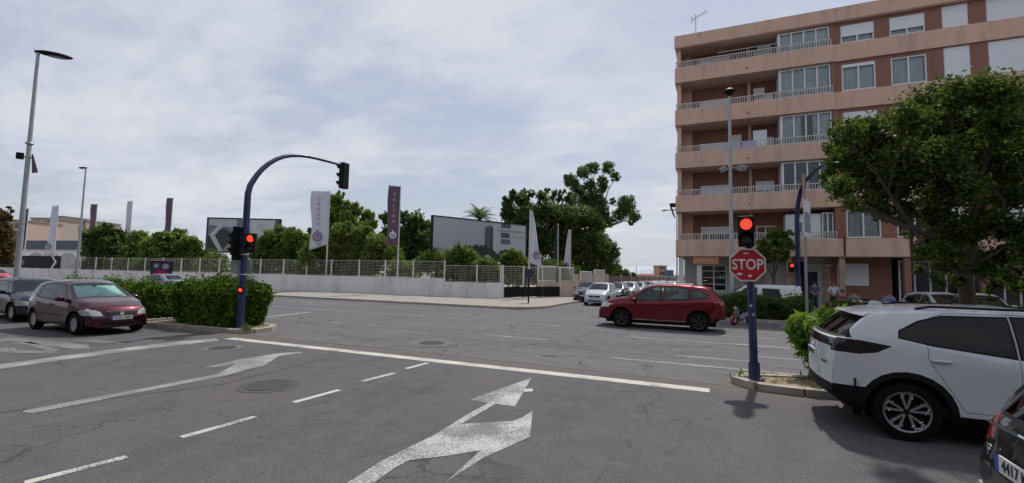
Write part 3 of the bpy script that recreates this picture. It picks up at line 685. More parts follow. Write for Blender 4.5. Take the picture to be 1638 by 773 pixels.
VAN = dict(HATCH, cat='van', L=4.4, W=.90, R=.315, wheels=(-1.30, 1.35), tumble=.22, sm=.06,
    top=[(-2.2, .6), (-2.185, 1.5), (-2.12, 1.76), (-1.9, 1.80), (-.5, 1.82), (.3, 1.79), (.6, 1.70), (1.38, 1.10), (1.9, .95), (2.12, .80), (2.2, .5)],
    belt=[(-2.2, 1.10), (.5, 1.08), (1.3, 1.0), (2.2, .72)], bot=[(-2.2, .34), (-1.9, .24), (1.9, .22), (2.2, .26)],
    plan=[(-2.2, .93), (-1.9, .98), (-1.2, 1), (1.2, 1), (1.8, .95), (2.2, .82)],
    glass=[[(-1.15, 1.16), (-.32, 1.16), (-.32, 1.62), (-1.05, 1.60)], [(-.05, 1.14), (1.12, 1.06), (.50, 1.60), (.30, 1.66), (-.05, 1.67)]],
    doors=[([(-.12, .3), (.86, .3), (1.18, .85), (1.18, 1.05), (.52, 1.66), (.3, 1.73), (-.12, 1.74)], .03, .95)], sideglass=mGlassDark, rearglass=mGlassDark,
    screen=[(1.32, -.72), (1.32, .72), (.62, .64), (.62, -.64)], rear=[(-.70, 1.15), (.70, 1.15), (.66, 1.65), (-.66, 1.65)],
    sidebits=[('tail_light', [(-2.25, .95), (-2.25, 1.4), (-2.1, 1.4), (-2.1, .95)], mTail, 0), ('headlight', [(1.80, .74), (2.3, .62), (2.3, .76), (1.88, .86)], mHead, 0)],
    rearbits=[], frontbits=[('headlight', [(.50, .62), (.86, .64), (.86, .82), (.52, .76)], mHead), ('grille', [(-.4, .55), (.4, .55), (.44, .74), (-.44, .74)], mBlack)],
    mirrorpos=(1.0, 1.18), dash=1.0, seat0=.1)
# ------------------------------------------------------------------ the ground
def sheet(name, pts, z, m, kind=True):
    mb = MB().add([(p[0], p[1], z) for p in pts], [tuple(range(len(pts)))])
    o = struct(name, mb, m); return o
sheet('ground', [(-2500, -300), (2500, -300), (2500, 2500), (-2500, 2500)], -.02, mGround)
sheet('main_road', [(-160, 9.25), (120, 9.25), (120, 23.4), (-160, 23.4)], 0, mA_main)
sheet('side_road', [(-160, -40), (60, -40), (60, 9.246), (-160, 9.246)], .0, mA_near)
sheet('side_street', [(-9.5, 23.4), (-3.2, 23.4), (-3.2, 300), (-9.5, 300)], .0, mA_main)
sheet('service_road', [(-3.2, 25.1), (60, 25.1), (60, 28.6), (-3.2, 28.6)], .0, mA_main)
sheet('sea', [(-60, 700), (600, 700), (1500, 2400), (-400, 2400)], .3, mat('sea_water', (.02, .06, .10), .15))

def slab(name, poly, h, m, kerb=None, kw=.15):
    mb = MB().prism(poly, -.01, h, 'z', 0)
    o = struct(name, mb, m); 
    return o
def kerbline(name, pts, h=.13, w_=.16):
    mb = MB()
    for a, b in zip(pts[:-1], pts[1:]):
        a = Vector(a); b = Vector(b); d = (b-a); l = d.length; d.normalize(); n = Vector((-d.y, d.x)); k = max(1, int(l/1.0))
        for i in range(k):
            p = a+d*(l*i/k+.006); q = a+d*(l*(i+1)/k-.006); poly = [p-n*w_/2, q-n*w_/2, q+n*w_/2, p+n*w_/2]
            mb.prism([(v.x, v.y) for v in poly], -.01, h+random.uniform(-.004, .004))
    return struct(name, mb, mConc)
random.seed(3)
# far pavement with its rounded corner into the side street
arc = [(-11.3+2.1*math.sin(t), 25.7-2.1*math.cos(t)) for t in [i*PI/2/8 for i in range(9)]]
slab('far_pavement', [(-160, 23.5)]+[(p[0]-.08, p[1]+.1) for p in arc]+[(-9.28, 300), (-16, 300), (-16, 36), (-14.6, 31.7), (-160, 22+0)] if False else [(-160, 23.6), (-11.3, 23.6)]+[(p[0], p[1]) for p in arc[1:]]+[(-9.2, 160), (-40, 160), (-160, 60)], .12, mPave)
kerbline('kerb', [(-160, 23.5), (-11.3, 23.5)]+[(p[0]+.06, p[1]-.06) for p in arc[1:]]+[(-9.12, 120)])
slab('building_pavement', [(-3.1, 28.7), (60, 28.7), (60, 60), (-3.1, 60)], .13, mPave)
kerbline('kerb', [(60, 28.62), (-3.18, 28.62), (-3.18, 60)])
slab('hedge_median', [(-1.0, 23.55), (60, 23.55), (60, 25.0), (-1.0, 25.0)], .11, mDirt)
kerbline('kerb', [(60, 23.47), (-1.07, 23.47), (-1.07, 25.07), (60, 25.07)])
# near islands
def island(name, pts):
    slab(name, pts, .09, mDirt); kerbline('kerb', pts+[pts[0]], .12, .17)
island('planting_island', [(.28, 9.62), (.62, 9.22), (1.3, 9.15), (3.2, 9.3), (4.6, 9.4), (4.6, 11.0), (3.2, 10.8), (1.5, 10.35), (.55, 10.05)])
island('planting_island', [(-12.75, 9.75), (-13.2, 9.45), (-17.0, 9.2), (-17.2, 10.9), (-13.3, 10.9), (-12.8, 10.3)])
island('planting_island', [(-18.0, 9.3), (-32, 9.3), (-32, 11.0), (-18.0, 11.0)])
slab('paved_gap', [(-17.1, 9.35), (-18.0, 9.35), (-18.0, 10.9), (-17.1, 10.9)], .03, mPave)

# ------------------------------------------------------------------ painted markings
def mark(name, px, m=mMark, z=.004):
    g = [G(*p) for p in px]; mb = MB().add([(p.x, p.y, z) for p in g], [tuple(range(len(g)))])
    bm = bmesh.new(); o = struct(name, mb, m); bm.from_mesh(o.data); bmesh.ops.triangulate(bm, faces=bm.faces); 
    for f in bm.faces:
        if f.normal.z < 0: f.normal_flip()
    bm.to_mesh(o.data); bm.free(); return o
def strip(name, a, b, w_, m=mMark, z=.004):
    a = Vector(a); b = Vector(b); d = (b-a).normalized(); n = Vector((-d.y, d.x))*w_/2
    return struct(name, MB().add([(p.x, p.y, z) for p in (a-n, b-n, b+n, a+n)], [(0, 1, 2, 3)]), m)
def g2(*p): v = G(*p); return (v.x, v.y)
strip('stop_line', (-12.3, 8.68), g2(1135, 625), .30)
# edge of the parking lane
mark('edge_line', [(-60, 587+1), (0, 583), (120, 567), (250, 550.5), (346, 541.5), (352, 545.5), (250, 556.5), (120, 573.5), (0, 590.5), (-60, 599)], mMarkOld)
def S3(x, y): return (x/2.8304, 500+y/2.8304)
def S4(x, y): return (400+x/2.832, 500+y/2.832)
mark('turn_arrow', [S3(100, 452), S3(108, 445), S3(640, 346), S3(985, 280), S3(1070, 232), S3(1000, 244), S3(915, 253), S3(1080, 214), (421, 569.5), (446, 565.5), (482, 563.2), (484, 564.6), (446, 570), (421, 586), (400, 590.5), S3(1000, 291), S3(640, 361), S3(150, 457)], mMarkOld, .005)
mark('turn_arrow', [S4(300, 850), S4(440, 773), S4(600, 672), S4(850, 548), S4(985, 462), S4(1078, 413), S4(997, 396), S4(1276, 296), S4(1200, 427), S4(1112, 415), S4(955, 507), S4(1190, 492), S4(1232, 478), S4(1280, 447), S4(1268, 565), S4(1060, 660), S4(890, 768), S4(1043, 627), S4(900, 650), S4(720, 672), S4(650, 710), S4(540, 790), S4(440, 860)], mArrow, .005)
mark('road_tick', [S4(1243, 348), S4(1280, 345), S4(1280, 358), S4(1238, 360)])
for a, b in [((40, 773), (203, 731)), ((290, 700), (408, 667)), ((470, 644), (543, 624)), ((580, 610), (631, 597)), ((650, 590), (684, 581))]:
    pa, pb = Vector(g2(*a)), Vector(g2(*b)); strip('lane_dash', pa, pb, .105)
# bus-bay letters and box worn into the left lane
mO = mMarkOld
for pts in ([S3(-60, 128), S3(60, 112), S3(400, 148), S3(405, 163), S3(330, 166), S3(40, 128), S3(-60, 143)], [S3(40, 140), S3(140, 134), S3(270, 168), S3(240, 184), S3(60, 184), S3(38, 160), S3(62, 160), S3(80, 172), S3(220, 174), S3(120, 146)], [S3(-40, 165), S3(30, 160), S3(60, 184), S3(-40, 176)], [S3(330, 128), S3(420, 124), S3(560, 137), S3(540, 143)], [S3(600, 128), S3(690, 122), S3(690, 128), S3(600, 134)]):
    mark('bay_lettering', pts, mMarkFaint)
# lines on the main road
for x0, x1, y, w_ in [(-2.3, 1.6, 11.09, .13), (1.6, 12, 11.0, .34), (-1.0, .8, 12.25, .10), (-6.7, -4.6, 13.17, .12), (.9, 12, 13.15, .11), (-2.7, .2, 15.17, .12), (.2, 12, 15.25, .16), (-7.0, -5.4, 17.05, .12), (-4.6, 12, 17.3, .10)]:
    strip('lane_line', (x0, y), (x1, y), w_, mMarkOld if w_ < .3 else mO)
for a, b in [(S4(80, 20), S4(270, -1)), (S4(890, 26), S4(1010, 33)), (S4(1085, 38), S4(1205, 47)), (S4(690, 12), S4(800, 18)), (S4(530, 58), S4(582, 62)), (S4(380, 45), S4(420, 50)), ((414, 488.5), (545, 498))]:
    strip('lane_line', g2(*a), g2(*b), .12, mMark if b[0] < 500 and a[1] > 499 else mMarkOld)
strip('lane_line', (-60, 20.9), (-14.5, 20.9), .12, mMarkOld)
# tar seams and patched repairs
def seam(name, pts, w_, m, z=.0065):
    rr = random.Random(str(pts)); vs = []; P = [Vector(p) for p in pts]; fine = []
    for a, b_ in zip(P[:-1], P[1:]):
        n = max(2, int((b_-a).length/.25)); fine += [a.lerp(b_, i/n)+Vector((rr.uniform(-.035, .035), rr.uniform(-.035, .035))) for i in range(n)]
    fine.append(P[-1])
    for i, p in enumerate(fine):
        d = (fine[min(i+1, len(fine)-1)]-fine[max(0, i-1)]).normalized(); n = Vector((-d.y, d.x))*w_*rr.uniform(.25, .7); vs += [(p.x-n.x, p.y-n.y, z), (p.x+n.x, p.y+n.y, z)]
    return struct(name, MB().add(vs, [(2*i, 2*i+2, 2*i+3, 2*i+1) for i in range(len(fine)-1)]), m)
seam('tar_seam', [(-13, 9.35), (-6, 9.45), (1, 9.3)], .035, mTar, .003)
seam('tar_seam', [(-9, 12.05), (-3, 11.95), (1.0, 11.75), (4, 11.7)], .05, mTar, .003)
seam('tar_seam', [(-4.5, 14.2), (1, 14.1), (6, 14.3)], .04, mTar, .003)
seam('tar_seam', [(-8.5, 2.8), (-7.5, 5.2), (-7.9, 8.2)], .03, mTar, .003)
seam('tar_seam', [(-1.2, 3.2), (-1.0, 5.5), (-1.7, 8.3)], .025, mTar, .003)
# manholes
def manhole(x, y, r, ring, cw=1.75, cm=None):
    mb = MB(); mb.lathe([(0, .006), (r*.9, .006), (r*.9, .003), (r*.95, .003), (r*.95, .008), (r, .008), (r, .0)], 'z', n=36)
    t = thing('manhole_cover', ring, 'manhole', (x, y, .002))
    obj('lid', mb, mSteelDark, t)
    for k in range(-4, 5):
        pass
    g = MB()
    for k in range(-3, 4):
        l = math.sqrt(max(0, (r*.8)**2-(k*r*.22)**2)); g.box(-l, l, k*r*.22-.012, k*r*.22+.012, .006, .010)
    obj('tread', g, mSteelDark, t); 
    obj('collar', MB().lathe([(r*1.0, .003), (r*cw, .003)], 'z', n=40), cm or mRing, t)
manhole(-7.13, 10.84, .36, 'round iron manhole cover in a pale ring beyond the stop line')
manhole(-10.91, 7.56, .30, 'round iron manhole cover beside the kerb of the left island', 1.45)
manhole(-6.78, 5.53, .36, 'large dark manhole cover between the dashed line and left arrow', 1.35, mat('dark_tar_collar', (.066, .066, .068), .9, noise=.3, nscale=8))

# ------------------------------------------------------------------ foliage
rngL = np.random.default_rng(7)
def leaf_mesh(name, cen, size, m, flat=.0, aspect=1.6, up=.3):
    """one small folded leaf (2 triangles) at each centre"""
    n = len(cen); d = rngL.normal(size=(n, 3)); d[:, 2] += up; d /= np.linalg.norm(d, axis=1)[:, None]
    t = rngL.normal(size=(n, 3)); t -= d*np.sum(t*d, 1)[:, None]; t /= np.linalg.norm(t, axis=1)[:, None]; b = np.cross(d, t)
    s = size*rngL.uniform(.6, 1.3, n)[:, None]
    v = np.stack([cen-t*s*aspect*.5, cen-b*s*.42+d*s*.08, cen+t*s*aspect*.5, cen+b*s*.42+d*s*.08], 1).reshape(-1, 3)
    me = bpy.data.meshes.new(name); me.vertices.add(4*n); me.vertices.foreach_set('co', v.ravel())
    me.loops.add(4*n); me.loops.foreach_set('vertex_index', np.arange(4*n)); me.polygons.add(n); me.polygons.foreach_set('loop_start', np.arange(0, 4*n, 4)); me.polygons.foreach_set('loop_total', np.full(n, 4))
    me.materials.append(m); me.update(calc_edges=True); return me
def clump_points(c, r, n, hollow=.35, spread=.13):
    """points through a clump, gathered in sprigs so that gaps stay between them"""
    c = np.array(c); r = np.array(r if hasattr(r, '__len__') else (r, r, r)); k = max(3, n//16)
    q = rngL.normal(size=(k, 3)); q /= np.linalg.norm(q, axis=1)[:, None]; q *= (hollow+(1-hollow)*rngL.random(k)**.6)[:, None]
    q = q[rngL.integers(0, k, n)]+rngL.normal(size=(n, 3))*spread
    return c+q*r
def tree(name, label, base, clumps, m, n, size, trunk_r=.2, bark=None, group=None, fork=None, cat='tree', aspect=1.6, hollow=.35, lean=None, arms=4, spread=.13):
    base = Vector(base); t = thing(name, label, cat, base, group=group); cl = [(Vector(c)-base, r) for c, r in clumps]
    vol = [((r if not hasattr(r, '__len__') else (r[0]*r[1]*r[2])**(1/3))**2) for _, r in cl]; sv_ = sum(vol)
    pts = np.concatenate([clump_points(c, r, max(20, int(n*v/sv_)), hollow, spread) for (c, r), v in zip(cl, vol)]); pts = pts[pts[:, 2] > .15]
    link('crown', leaf_mesh('crown', pts, size, m, aspect=aspect), t)
    H = max(c.z for c, _ in cl); fork = fork or H*.45
    mean = sum((c for c, _ in cl), Vector())/len(cl); f = Vector((mean.x*.25, mean.y*.25, fork)) if lean is None else Vector(lean)
    mb = MB(); mid = Vector((f.x*.45+.06*trunk_r, f.y*.45, f.z*.5)); mb.tube([(0, 0, -.05), (0, 0, .25), mid, f], [trunk_r*1.35, trunk_r*1.05, trunk_r*.9, trunk_r*.75], 10)
    # a few main arms, each serving the clumps nearest to its elbow
    cs = [c for c, _ in cl]; elb = []
    pick = [max(cs, key=lambda c: (c-f).length)]
    while len(pick) < min(arms, len(cs)): pick.append(max(cs, key=lambda c: min((c-p).length for p in pick)))
    for p in pick: 
        e = f.lerp(p, .5)+Vector((0, 0, .06*(p-f).length)); elb.append(e)
        mb.tube([f-Vector((0, 0, trunk_r)), f.lerp(e, .5)+Vector((0, 0, .05*(p-f).length)), e], [trunk_r*.62, trunk_r*.42, trunk_r*.27], 8)
    for c, r in cl:
        rr = r if not hasattr(r, '__len__') else min(r); s_ = min(elb, key=lambda e: (e-c).length); e = c+Vector((0, 0, -.1*rr)); v_ = (e-s_)
        m1 = s_.lerp(e, .5)+Vector([random.uniform(-.16, .16)*v_.length for _ in range(3)])
        mb.tube([s_, m1, e], [trunk_r*.24, trunk_r*.15, trunk_r*.05], 6)
        for _ in range(4):
            q = e+Vector([random.uniform(-.8, .8)*rr for _ in range(3)]); k_ = m1.lerp(e, random.uniform(.2, .8)); mb.tube([k_, k_.lerp(q, .5)+Vector((0, 0, .1*rr)), q], [trunk_r*.08, trunk_r*.05, trunk_r*.02], 4)
    obj('trunk', mb, bark or mBark, t, True); return t
def pxclumps(lst, dep, jit=1.0):
    out_ = []
    for (a, b, r) in lst:
        d_ = dep+random.uniform(-jit, jit); s = d_/FPX
        if hasattr(r, '__len__'): rr = (r[0]*s, (r[0]+r[1])/2*s, r[1]*s)
        else: rr = r*s
        out_.append((D(a, b, d_), rr))
    return out_
def wdep(px, off=3.0):
    """depth of the white wall seen at this pixel column, plus an offset behind it"""
    d_ = ray(px, 440); t_ = (31.36+.066*14.61)/(d_[1]-.066*d_[0]); return t_*FPX*1.0*(1 if True else 1)+off
def gnd(a, dep, b=440): v = D(a, b, dep); return (v.x, v.y, 0)
def hedge(name, label, x0, x1, y0, y1, h, n, m, size=.085, group='clipped hedges', seed=0, z0=.08):
    t = thing(name, label, 'hedge', ((x0+x1)/2, (y0+y1)/2, 0), group=group); w_, d_ = (x1-x0)/2, (y1-y0)/2
    rs = np.random.default_rng(seed); P = []
    areas = np.array([2*w_*2*d_, 2*w_*h, 2*w_*h, 2*d_*h, 2*d_*h]); cnt = (n*areas/areas.sum()).astype(int)
    def lump(u, v): return .09*np.sin(u*2.3+seed)+.06*np.sin(u*5.1+v*3.3+2*seed)+.05*np.sin(v*6.1+u*1.1)
    for k, c in enumerate(cnt):
        u = rs.uniform(-1, 1, c); v = rs.uniform(0, 1, c); dpt = -np.abs(rs.normal(size=c))*.07+np.maximum(0, rs.normal(size=c)-1.0)*.16
        if k == 0: x = u*w_; y = (v*2-1)*d_; z = h+lump(x, y)+dpt*1.2-.18*np.abs(u)**8-.16*np.abs(y/d_)**6
        elif k in (1, 2):
            x = u*w_; z = z0+v*(h-z0); s = -1 if k == 1 else 1; y = s*(d_+lump(x, z)+dpt)*1; y -= s*(.22*np.exp(-((z-z0)/.3))+.22*np.maximum(0, (z-h+.25)/.25)**2)
        else:
            y = (u*d_); z = z0+v*(h-z0); s = -1 if k == 3 else 1; x = s*(w_+lump(y, z)+dpt); x -= s*(.45*np.exp(-((z-z0)/.35))+.25*np.maximum(0, (z-h+.3)/.3)**2)
        P.append(np.stack([x, y, z], 1))
    link('foliage', leaf_mesh('foliage', np.concatenate(P), size, m, aspect=2.2), t)
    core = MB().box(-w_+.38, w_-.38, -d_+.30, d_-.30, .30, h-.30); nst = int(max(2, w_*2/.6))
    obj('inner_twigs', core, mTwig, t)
    st = MB()
    for i in range(nst): x = -w_+.25+(2*w_-.5)*i/(nst-1); st.tube([(x, 0, 0), (x+.05, .03, .4)], .03, 6)
    obj('stems', st, mBark, t); return t
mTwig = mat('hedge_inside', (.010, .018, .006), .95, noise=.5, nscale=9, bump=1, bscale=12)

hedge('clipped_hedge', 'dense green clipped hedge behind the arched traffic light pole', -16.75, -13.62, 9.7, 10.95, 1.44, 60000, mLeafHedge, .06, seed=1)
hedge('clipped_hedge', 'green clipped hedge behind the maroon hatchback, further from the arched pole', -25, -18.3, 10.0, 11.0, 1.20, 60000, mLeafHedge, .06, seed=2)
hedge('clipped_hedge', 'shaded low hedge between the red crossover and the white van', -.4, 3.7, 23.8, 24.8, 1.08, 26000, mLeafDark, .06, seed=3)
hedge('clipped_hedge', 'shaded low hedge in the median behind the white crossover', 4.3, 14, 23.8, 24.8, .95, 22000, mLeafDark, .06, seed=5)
# oleander bush
t = thing('oleander_bush', 'bright green oleander bush behind the white crossover tail', 'bush', (1.92, 10.3, .09)); t.scale = (1.12, 1.1, 1.06)
pts = []
for k in range(95):
    a = random.uniform(0, 2*PI); r = random.uniform(.1, .62); h = random.uniform(.6, 1.36)*(1-.3*r); top_ = np.array([r*1.1*math.cos(a), r*.85*math.sin(a), h])
    for j in range(46):
        f = random.random()**.6; c = top_*np.array([f*.8+.2, f*.8+.2, f]); pts.append(c+np.random.default_rng(k*50+j).normal(size=3)*.055)
link('foliage', leaf_mesh('foliage', np.array(pts), .075, mLeafOl, aspect=2.8, up=.1), t)
mb = MB()
for k in range(14): a = k*2.4; mb.tube([(.1*math.cos(a), .1*math.sin(a), 0), (.45*math.cos(a), .4*math.sin(a), .9)], [.018, .008], 5)
obj('stems', mb, mBark, t)
# weeds on the kerb
for (x, y, lab, n) in [(1.62, 10.15, 'small leafy weed tuft on the kerb left of the white crossover', 40), (.34, 9.66, 'tiny grass tuft at the tip of the right island', 16), (-12.9, 9.62, 'dry grass tuft at the foot of the arched pole', 90)]:
    p = np.random.default_rng(n).normal(size=(n, 3))*np.array([.14, .07, .05])+np.array([0, 0, .10]); p[:, 2] = np.abs(p[:, 2])
    o = link('weed_tuft', leaf_mesh('weed_tuft', p*.7, .045, mLeafMid, aspect=3), None); o.location = (x, y, .09); tag(o, lab, 'weed')
# fallen leaves and litter on the islands
p = np.random.default_rng(5).uniform(size=(420, 3))*np.array([3.6, 1.1, .02])+np.array([.7, 9.35, .105])
o = link('fallen_leaves', leaf_mesh('fallen_leaves', p, .045, mLeafBrown, aspect=1.5, up=4)); tag(o, 'scattered brown fallen leaves on the right island', 'fallen leaves', kind='stuff')
p = np.random.default_rng(6).uniform(size=(220, 3))*np.array([4.2, 1.2, .02])+np.array([-16.9, 9.4, .105])
o = link('fallen_leaves', leaf_mesh('fallen_leaves', p, .045, mLeafBrown, aspect=1.5, up=4)); tag(o, 'scattered brown fallen leaves on the left island', 'fallen leaves', kind='stuff')

GT = 'trees behind the white wall'
random.seed(11)
def T(nm, lab, px, off, cl, m, n, size, tr=.2, **k):
    dep = wdep(px, off); tree(nm, lab, gnd(px, dep), pxclumps(cl, dep, k.pop('jit', 1.0)), m, n, size, tr, **k)
T('round_tree', 'small dark round tree beyond the wall, left of the left billboard', 168, 4, [(150, 380, 15), (166, 370, 13), (186, 380, 15), (175, 396, 18), (150, 400, 16), (195, 402, 14)], mLeafDark, 9000, .26, group=GT)
T('round_tree', 'low wide tree touching the left edge of the left billboard', 275, 4, [(262, 386, 15), (286, 383, 15), (305, 395, 16), (245, 398, 16), (275, 402, 20), (318, 408, 12)], mLeafMid, 9000, .26, group=GT)
T('round_tree', 'low green tree behind the second thin white flag', 218, 6, [(205, 395, 15), (222, 383, 14), (236, 392, 13), (215, 405, 17)], mLeafMid, 7000, .26, group=GT)
T('bushy_tree', 'light green bushy tree just right of the left billboard', 455, 5, [(432, 383, 15), (450, 375, 13), (470, 380, 16), (488, 390, 16), (425, 402, 20), (455, 402, 24), (484, 408, 20), (445, 366, 6), (466, 368, 6)], mLeafMid, 17000, .18, group=GT)
T('tall_tree', 'tall irregular tree standing behind the large white banner', 540, 12, [(537, 322, 11), (550, 333, 13), (530, 345, 14), (570, 335, 10), (588, 348, 11), (555, 355, 16), (522, 366, 15), (582, 366, 14), (505, 350, 5), (500, 372, 8), (540, 378, 20), (563, 345, 9), (545, 312, 6), (598, 358, 7)], mLeafMid, 16000, .20, .3, group=GT, jit=2)
T('bushy_tree', 'broad light green feathery tree in front of the tall one', 560, 3, [(515, 392, 18), (545, 375, 17), (575, 380, 18), (602, 392, 18), (530, 410, 22), (565, 408, 26), (600, 414, 22), (628, 408, 16), (495, 410, 16), (560, 364, 8), (590, 370, 8)], mLeafLight, 32000, .13, .2, group=GT, aspect=2.4)
T('round_tree', 'dark round tree right of the purple banner', 655, 8, [(618, 350, 11), (640, 348, 11), (663, 353, 14), (682, 364, 12), (625, 376, 17), (655, 380, 22), (685, 388, 18), (640, 405, 22), (675, 410, 20), (650, 342, 5)], mLeafDark, 19000, .19, .28, group=GT)
T('dense_tree', 'dark conifer-like tree between the right billboard and white feather banner', 825, 22, [(820, 310, 7), (812, 326, 11), (835, 320, 12), (850, 310, 6), (818, 346, 15), (845, 342, 20), (828, 372, 22), (850, 385, 26), (830, 408, 24), (808, 316, 5), (806, 340, 6), (840, 306, 5)], mLeafDark, 20000, .22, .3, group=GT, hollow=.2)
T('dense_tree', 'broad dark tree filling behind the three thin banners', 905, 24, [(868, 316, 11), (890, 314, 10), (912, 320, 12), (875, 343, 22), (905, 350, 26), (935, 350, 22), (955, 362, 16), (880, 385, 28), (918, 390, 30), (950, 392, 26), (975, 400, 16), (900, 420, 26), (940, 424, 28), (968, 425, 22), (876, 304, 5), (900, 306, 5)], mLeafDark, 36000, .22, .4, group=GT, hollow=.2)
T('eucalyptus_tree', 'tallest airy eucalyptus with separate rounded leaf clumps', 945, 30, [(915, 290, 12), (932, 276, 11), (950, 269, 9), (972, 268, 11), (985, 283, 8), (925, 305, 12), (945, 298, 11), (965, 292, 10), (935, 322, 13), (955, 316, 12), (958, 335, 15), (1002, 325, 14), (1016, 345, 10), (990, 345, 11), (1000, 336, 12), (972, 352, 12), (964, 302, 8), (940, 266, 5), (905, 283, 5), (1010, 355, 6), (980, 322, 5)], mLeafEuc, 20000, .19, .42, bark=mat('pale_bark', (.22, .19, .16), .85, noise=.2), group=GT, hollow=.25, jit=1.5)
T('dense_tree', 'low dark trees edge behind the brown street fence', 985, 45, [(965, 428, 16), (982, 435, 12), (998, 440, 9), (1012, 443, 6)], mLeafDark, 8000, .24, .3, group=GT)
for (a, b, lab, r, off) in [(737, 410, 'green bush under the chevron end of the right billboard', 17, 2.2), (776, 428, 'yellow green bush behind the fence under the right billboard', 14, 1.5), (820, 415, 'bush under the right end of the right billboard', 13, 4), (690, 418, 'bush beneath the left end of the right billboard', 18, 2.5), (340, 420, 'scrubby bush beneath the left billboard', 17, 3), (395, 424, 'pale scrub right below the left billboard', 15, 3), (840, 432, 'dark low bush behind the gate fence', 12, 6),
    (150, 424, 'dark shrub under the small dark round tree', 15, 3), (190, 424, 'shrub between the two leftmost round trees', 15, 3), (235, 424, 'shrub behind the fence left of the poster stand', 16, 3), (290, 424, 'shrub behind the fence right of the poster stand', 17, 3), (440, 428, 'dark shrub low behind the fence right of the arched pole', 17, 3), (480, 430, 'shrub low behind the fence before the white banner', 17, 3), (525, 432, 'shrub low behind the fence under the white banner', 17, 2.5), (575, 434, 'shrub low behind the fence under the feathery tree', 18, 2.5), (640, 434, 'shrub low behind the fence beside the purple banner pole', 18, 2.5), (720, 436, 'low shrub at the step of the white wall', 15, 2.5), (870, 430, 'dark shrub over the beige wall', 15, 10), (905, 436, 'second dark shrub over the beige wall', 16, 16), (812, 434, 'leafy yellow green shrub right behind the recess fence', 14, 4), (830, 436, 'second shrub behind the recess fence nearer the bin', 14, 7), (858, 432, 'tall dark shrub behind the narrow part of the beige wall', 15, 9), (888, 438, 'dark shrub between the beige wall pillars', 15, 14), (752, 440, 'low green shrub behind the fence, first right of the wall step', 13, 2), (786, 442, 'low green shrub behind the fence at the wall corner', 13, 2), (826, 440, 'broad dark shrub far behind the recess fence', 14, 13), (842, 438, 'farther dark shrub behind the bin post', 14, 18), (945, 440, 'third dark shrub over the beige wall', 16, 28)]:
    dep = wdep(a, off); ml = mLeafLight if 'yellow' in lab or 'pale' in lab else (mLeafMid if 'dark' not in lab else mLeafDark)
    tree('bush', lab, gnd(a, dep), pxclumps([(a-r*.8, b, r*.8), (a+r*.7, b-3, r*.85), (a, b-r*.5, r*.8), (a+r*.3, b+r*.5, r), (a-r*.9, b+r*.5, r*.8), (a+r*1.1, b+r*.4, r*.8)], dep, .4), ml, 5200, .13, .06, group='bushes behind the fence', cat='bush', hollow=.1)
tree('autumn_tree', 'brown green tree at the left edge beside the near lamp post', gnd(-8, 40), pxclumps([(-5, 345, 12), (10, 350, 7), (-20, 360, 18), (4, 370, 14), (12, 392, 11), (-10, 395, 22), (6, 412, 12), (20, 338, 4), (14, 333, 3), (8, 362, 5)], 40), mLeafBrown, 9000, .17, .2)
# palm
def palm(base, h, label):
    t = thing('palm_tree', label, 'palm tree', base)
    obj('trunk', MB().tube([(0, 0, -.05), (.1, 0, h*.5), (0, 0, h)], [.32, .24, .26], 10), mBark, t, True)
    P = MB()
    for k in range(52):
        a = k*2.4; el = R(random.uniform(5, 80)); l = random.uniform(2.0, 2.7); pr = None; rach = []
        for j in range(9):
            s = j/8; ang = el-s*s*R(58); p = (pr if pr is not None else Vector((0, 0, h)))
            if j: p = p+Vector((math.cos(a)*math.cos(ang), math.sin(a)*math.cos(ang), math.sin(ang)))*(l/8)
            rach.append(p); pr = p
        sd_ = Vector((-math.sin(a), math.cos(a), 0))
        for j in range(1, 9):
            for s_ in (-1, 1):
                for u_ in (0, .33, .66):
                    c = rach[j-1].lerp(rach[j], u_); ll = .55*(1-.6*abs(j/8-.4)); tip = c+sd_*s_*ll*.8+(rach[j]-rach[j-1]).normalized()*ll*.5-Vector((0, 0, .15*ll))
                    d_ = (rach[j]-rach[j-1]).normalized()*.035; P.add([c-d_, c+d_, tip], [(0, 1, 2)])
        P.tube([rach[i] for i in (0, 3, 6, 8)], [.04, .03, .02, .01], 4)
    me = P.mesh('fronds', mLeafEuc); link('fronds', me, t); return t
v = D(767, 352, 62); palm((v.x, v.y, 0), v.z+.2, 'single palm tree top showing above the right billboard')
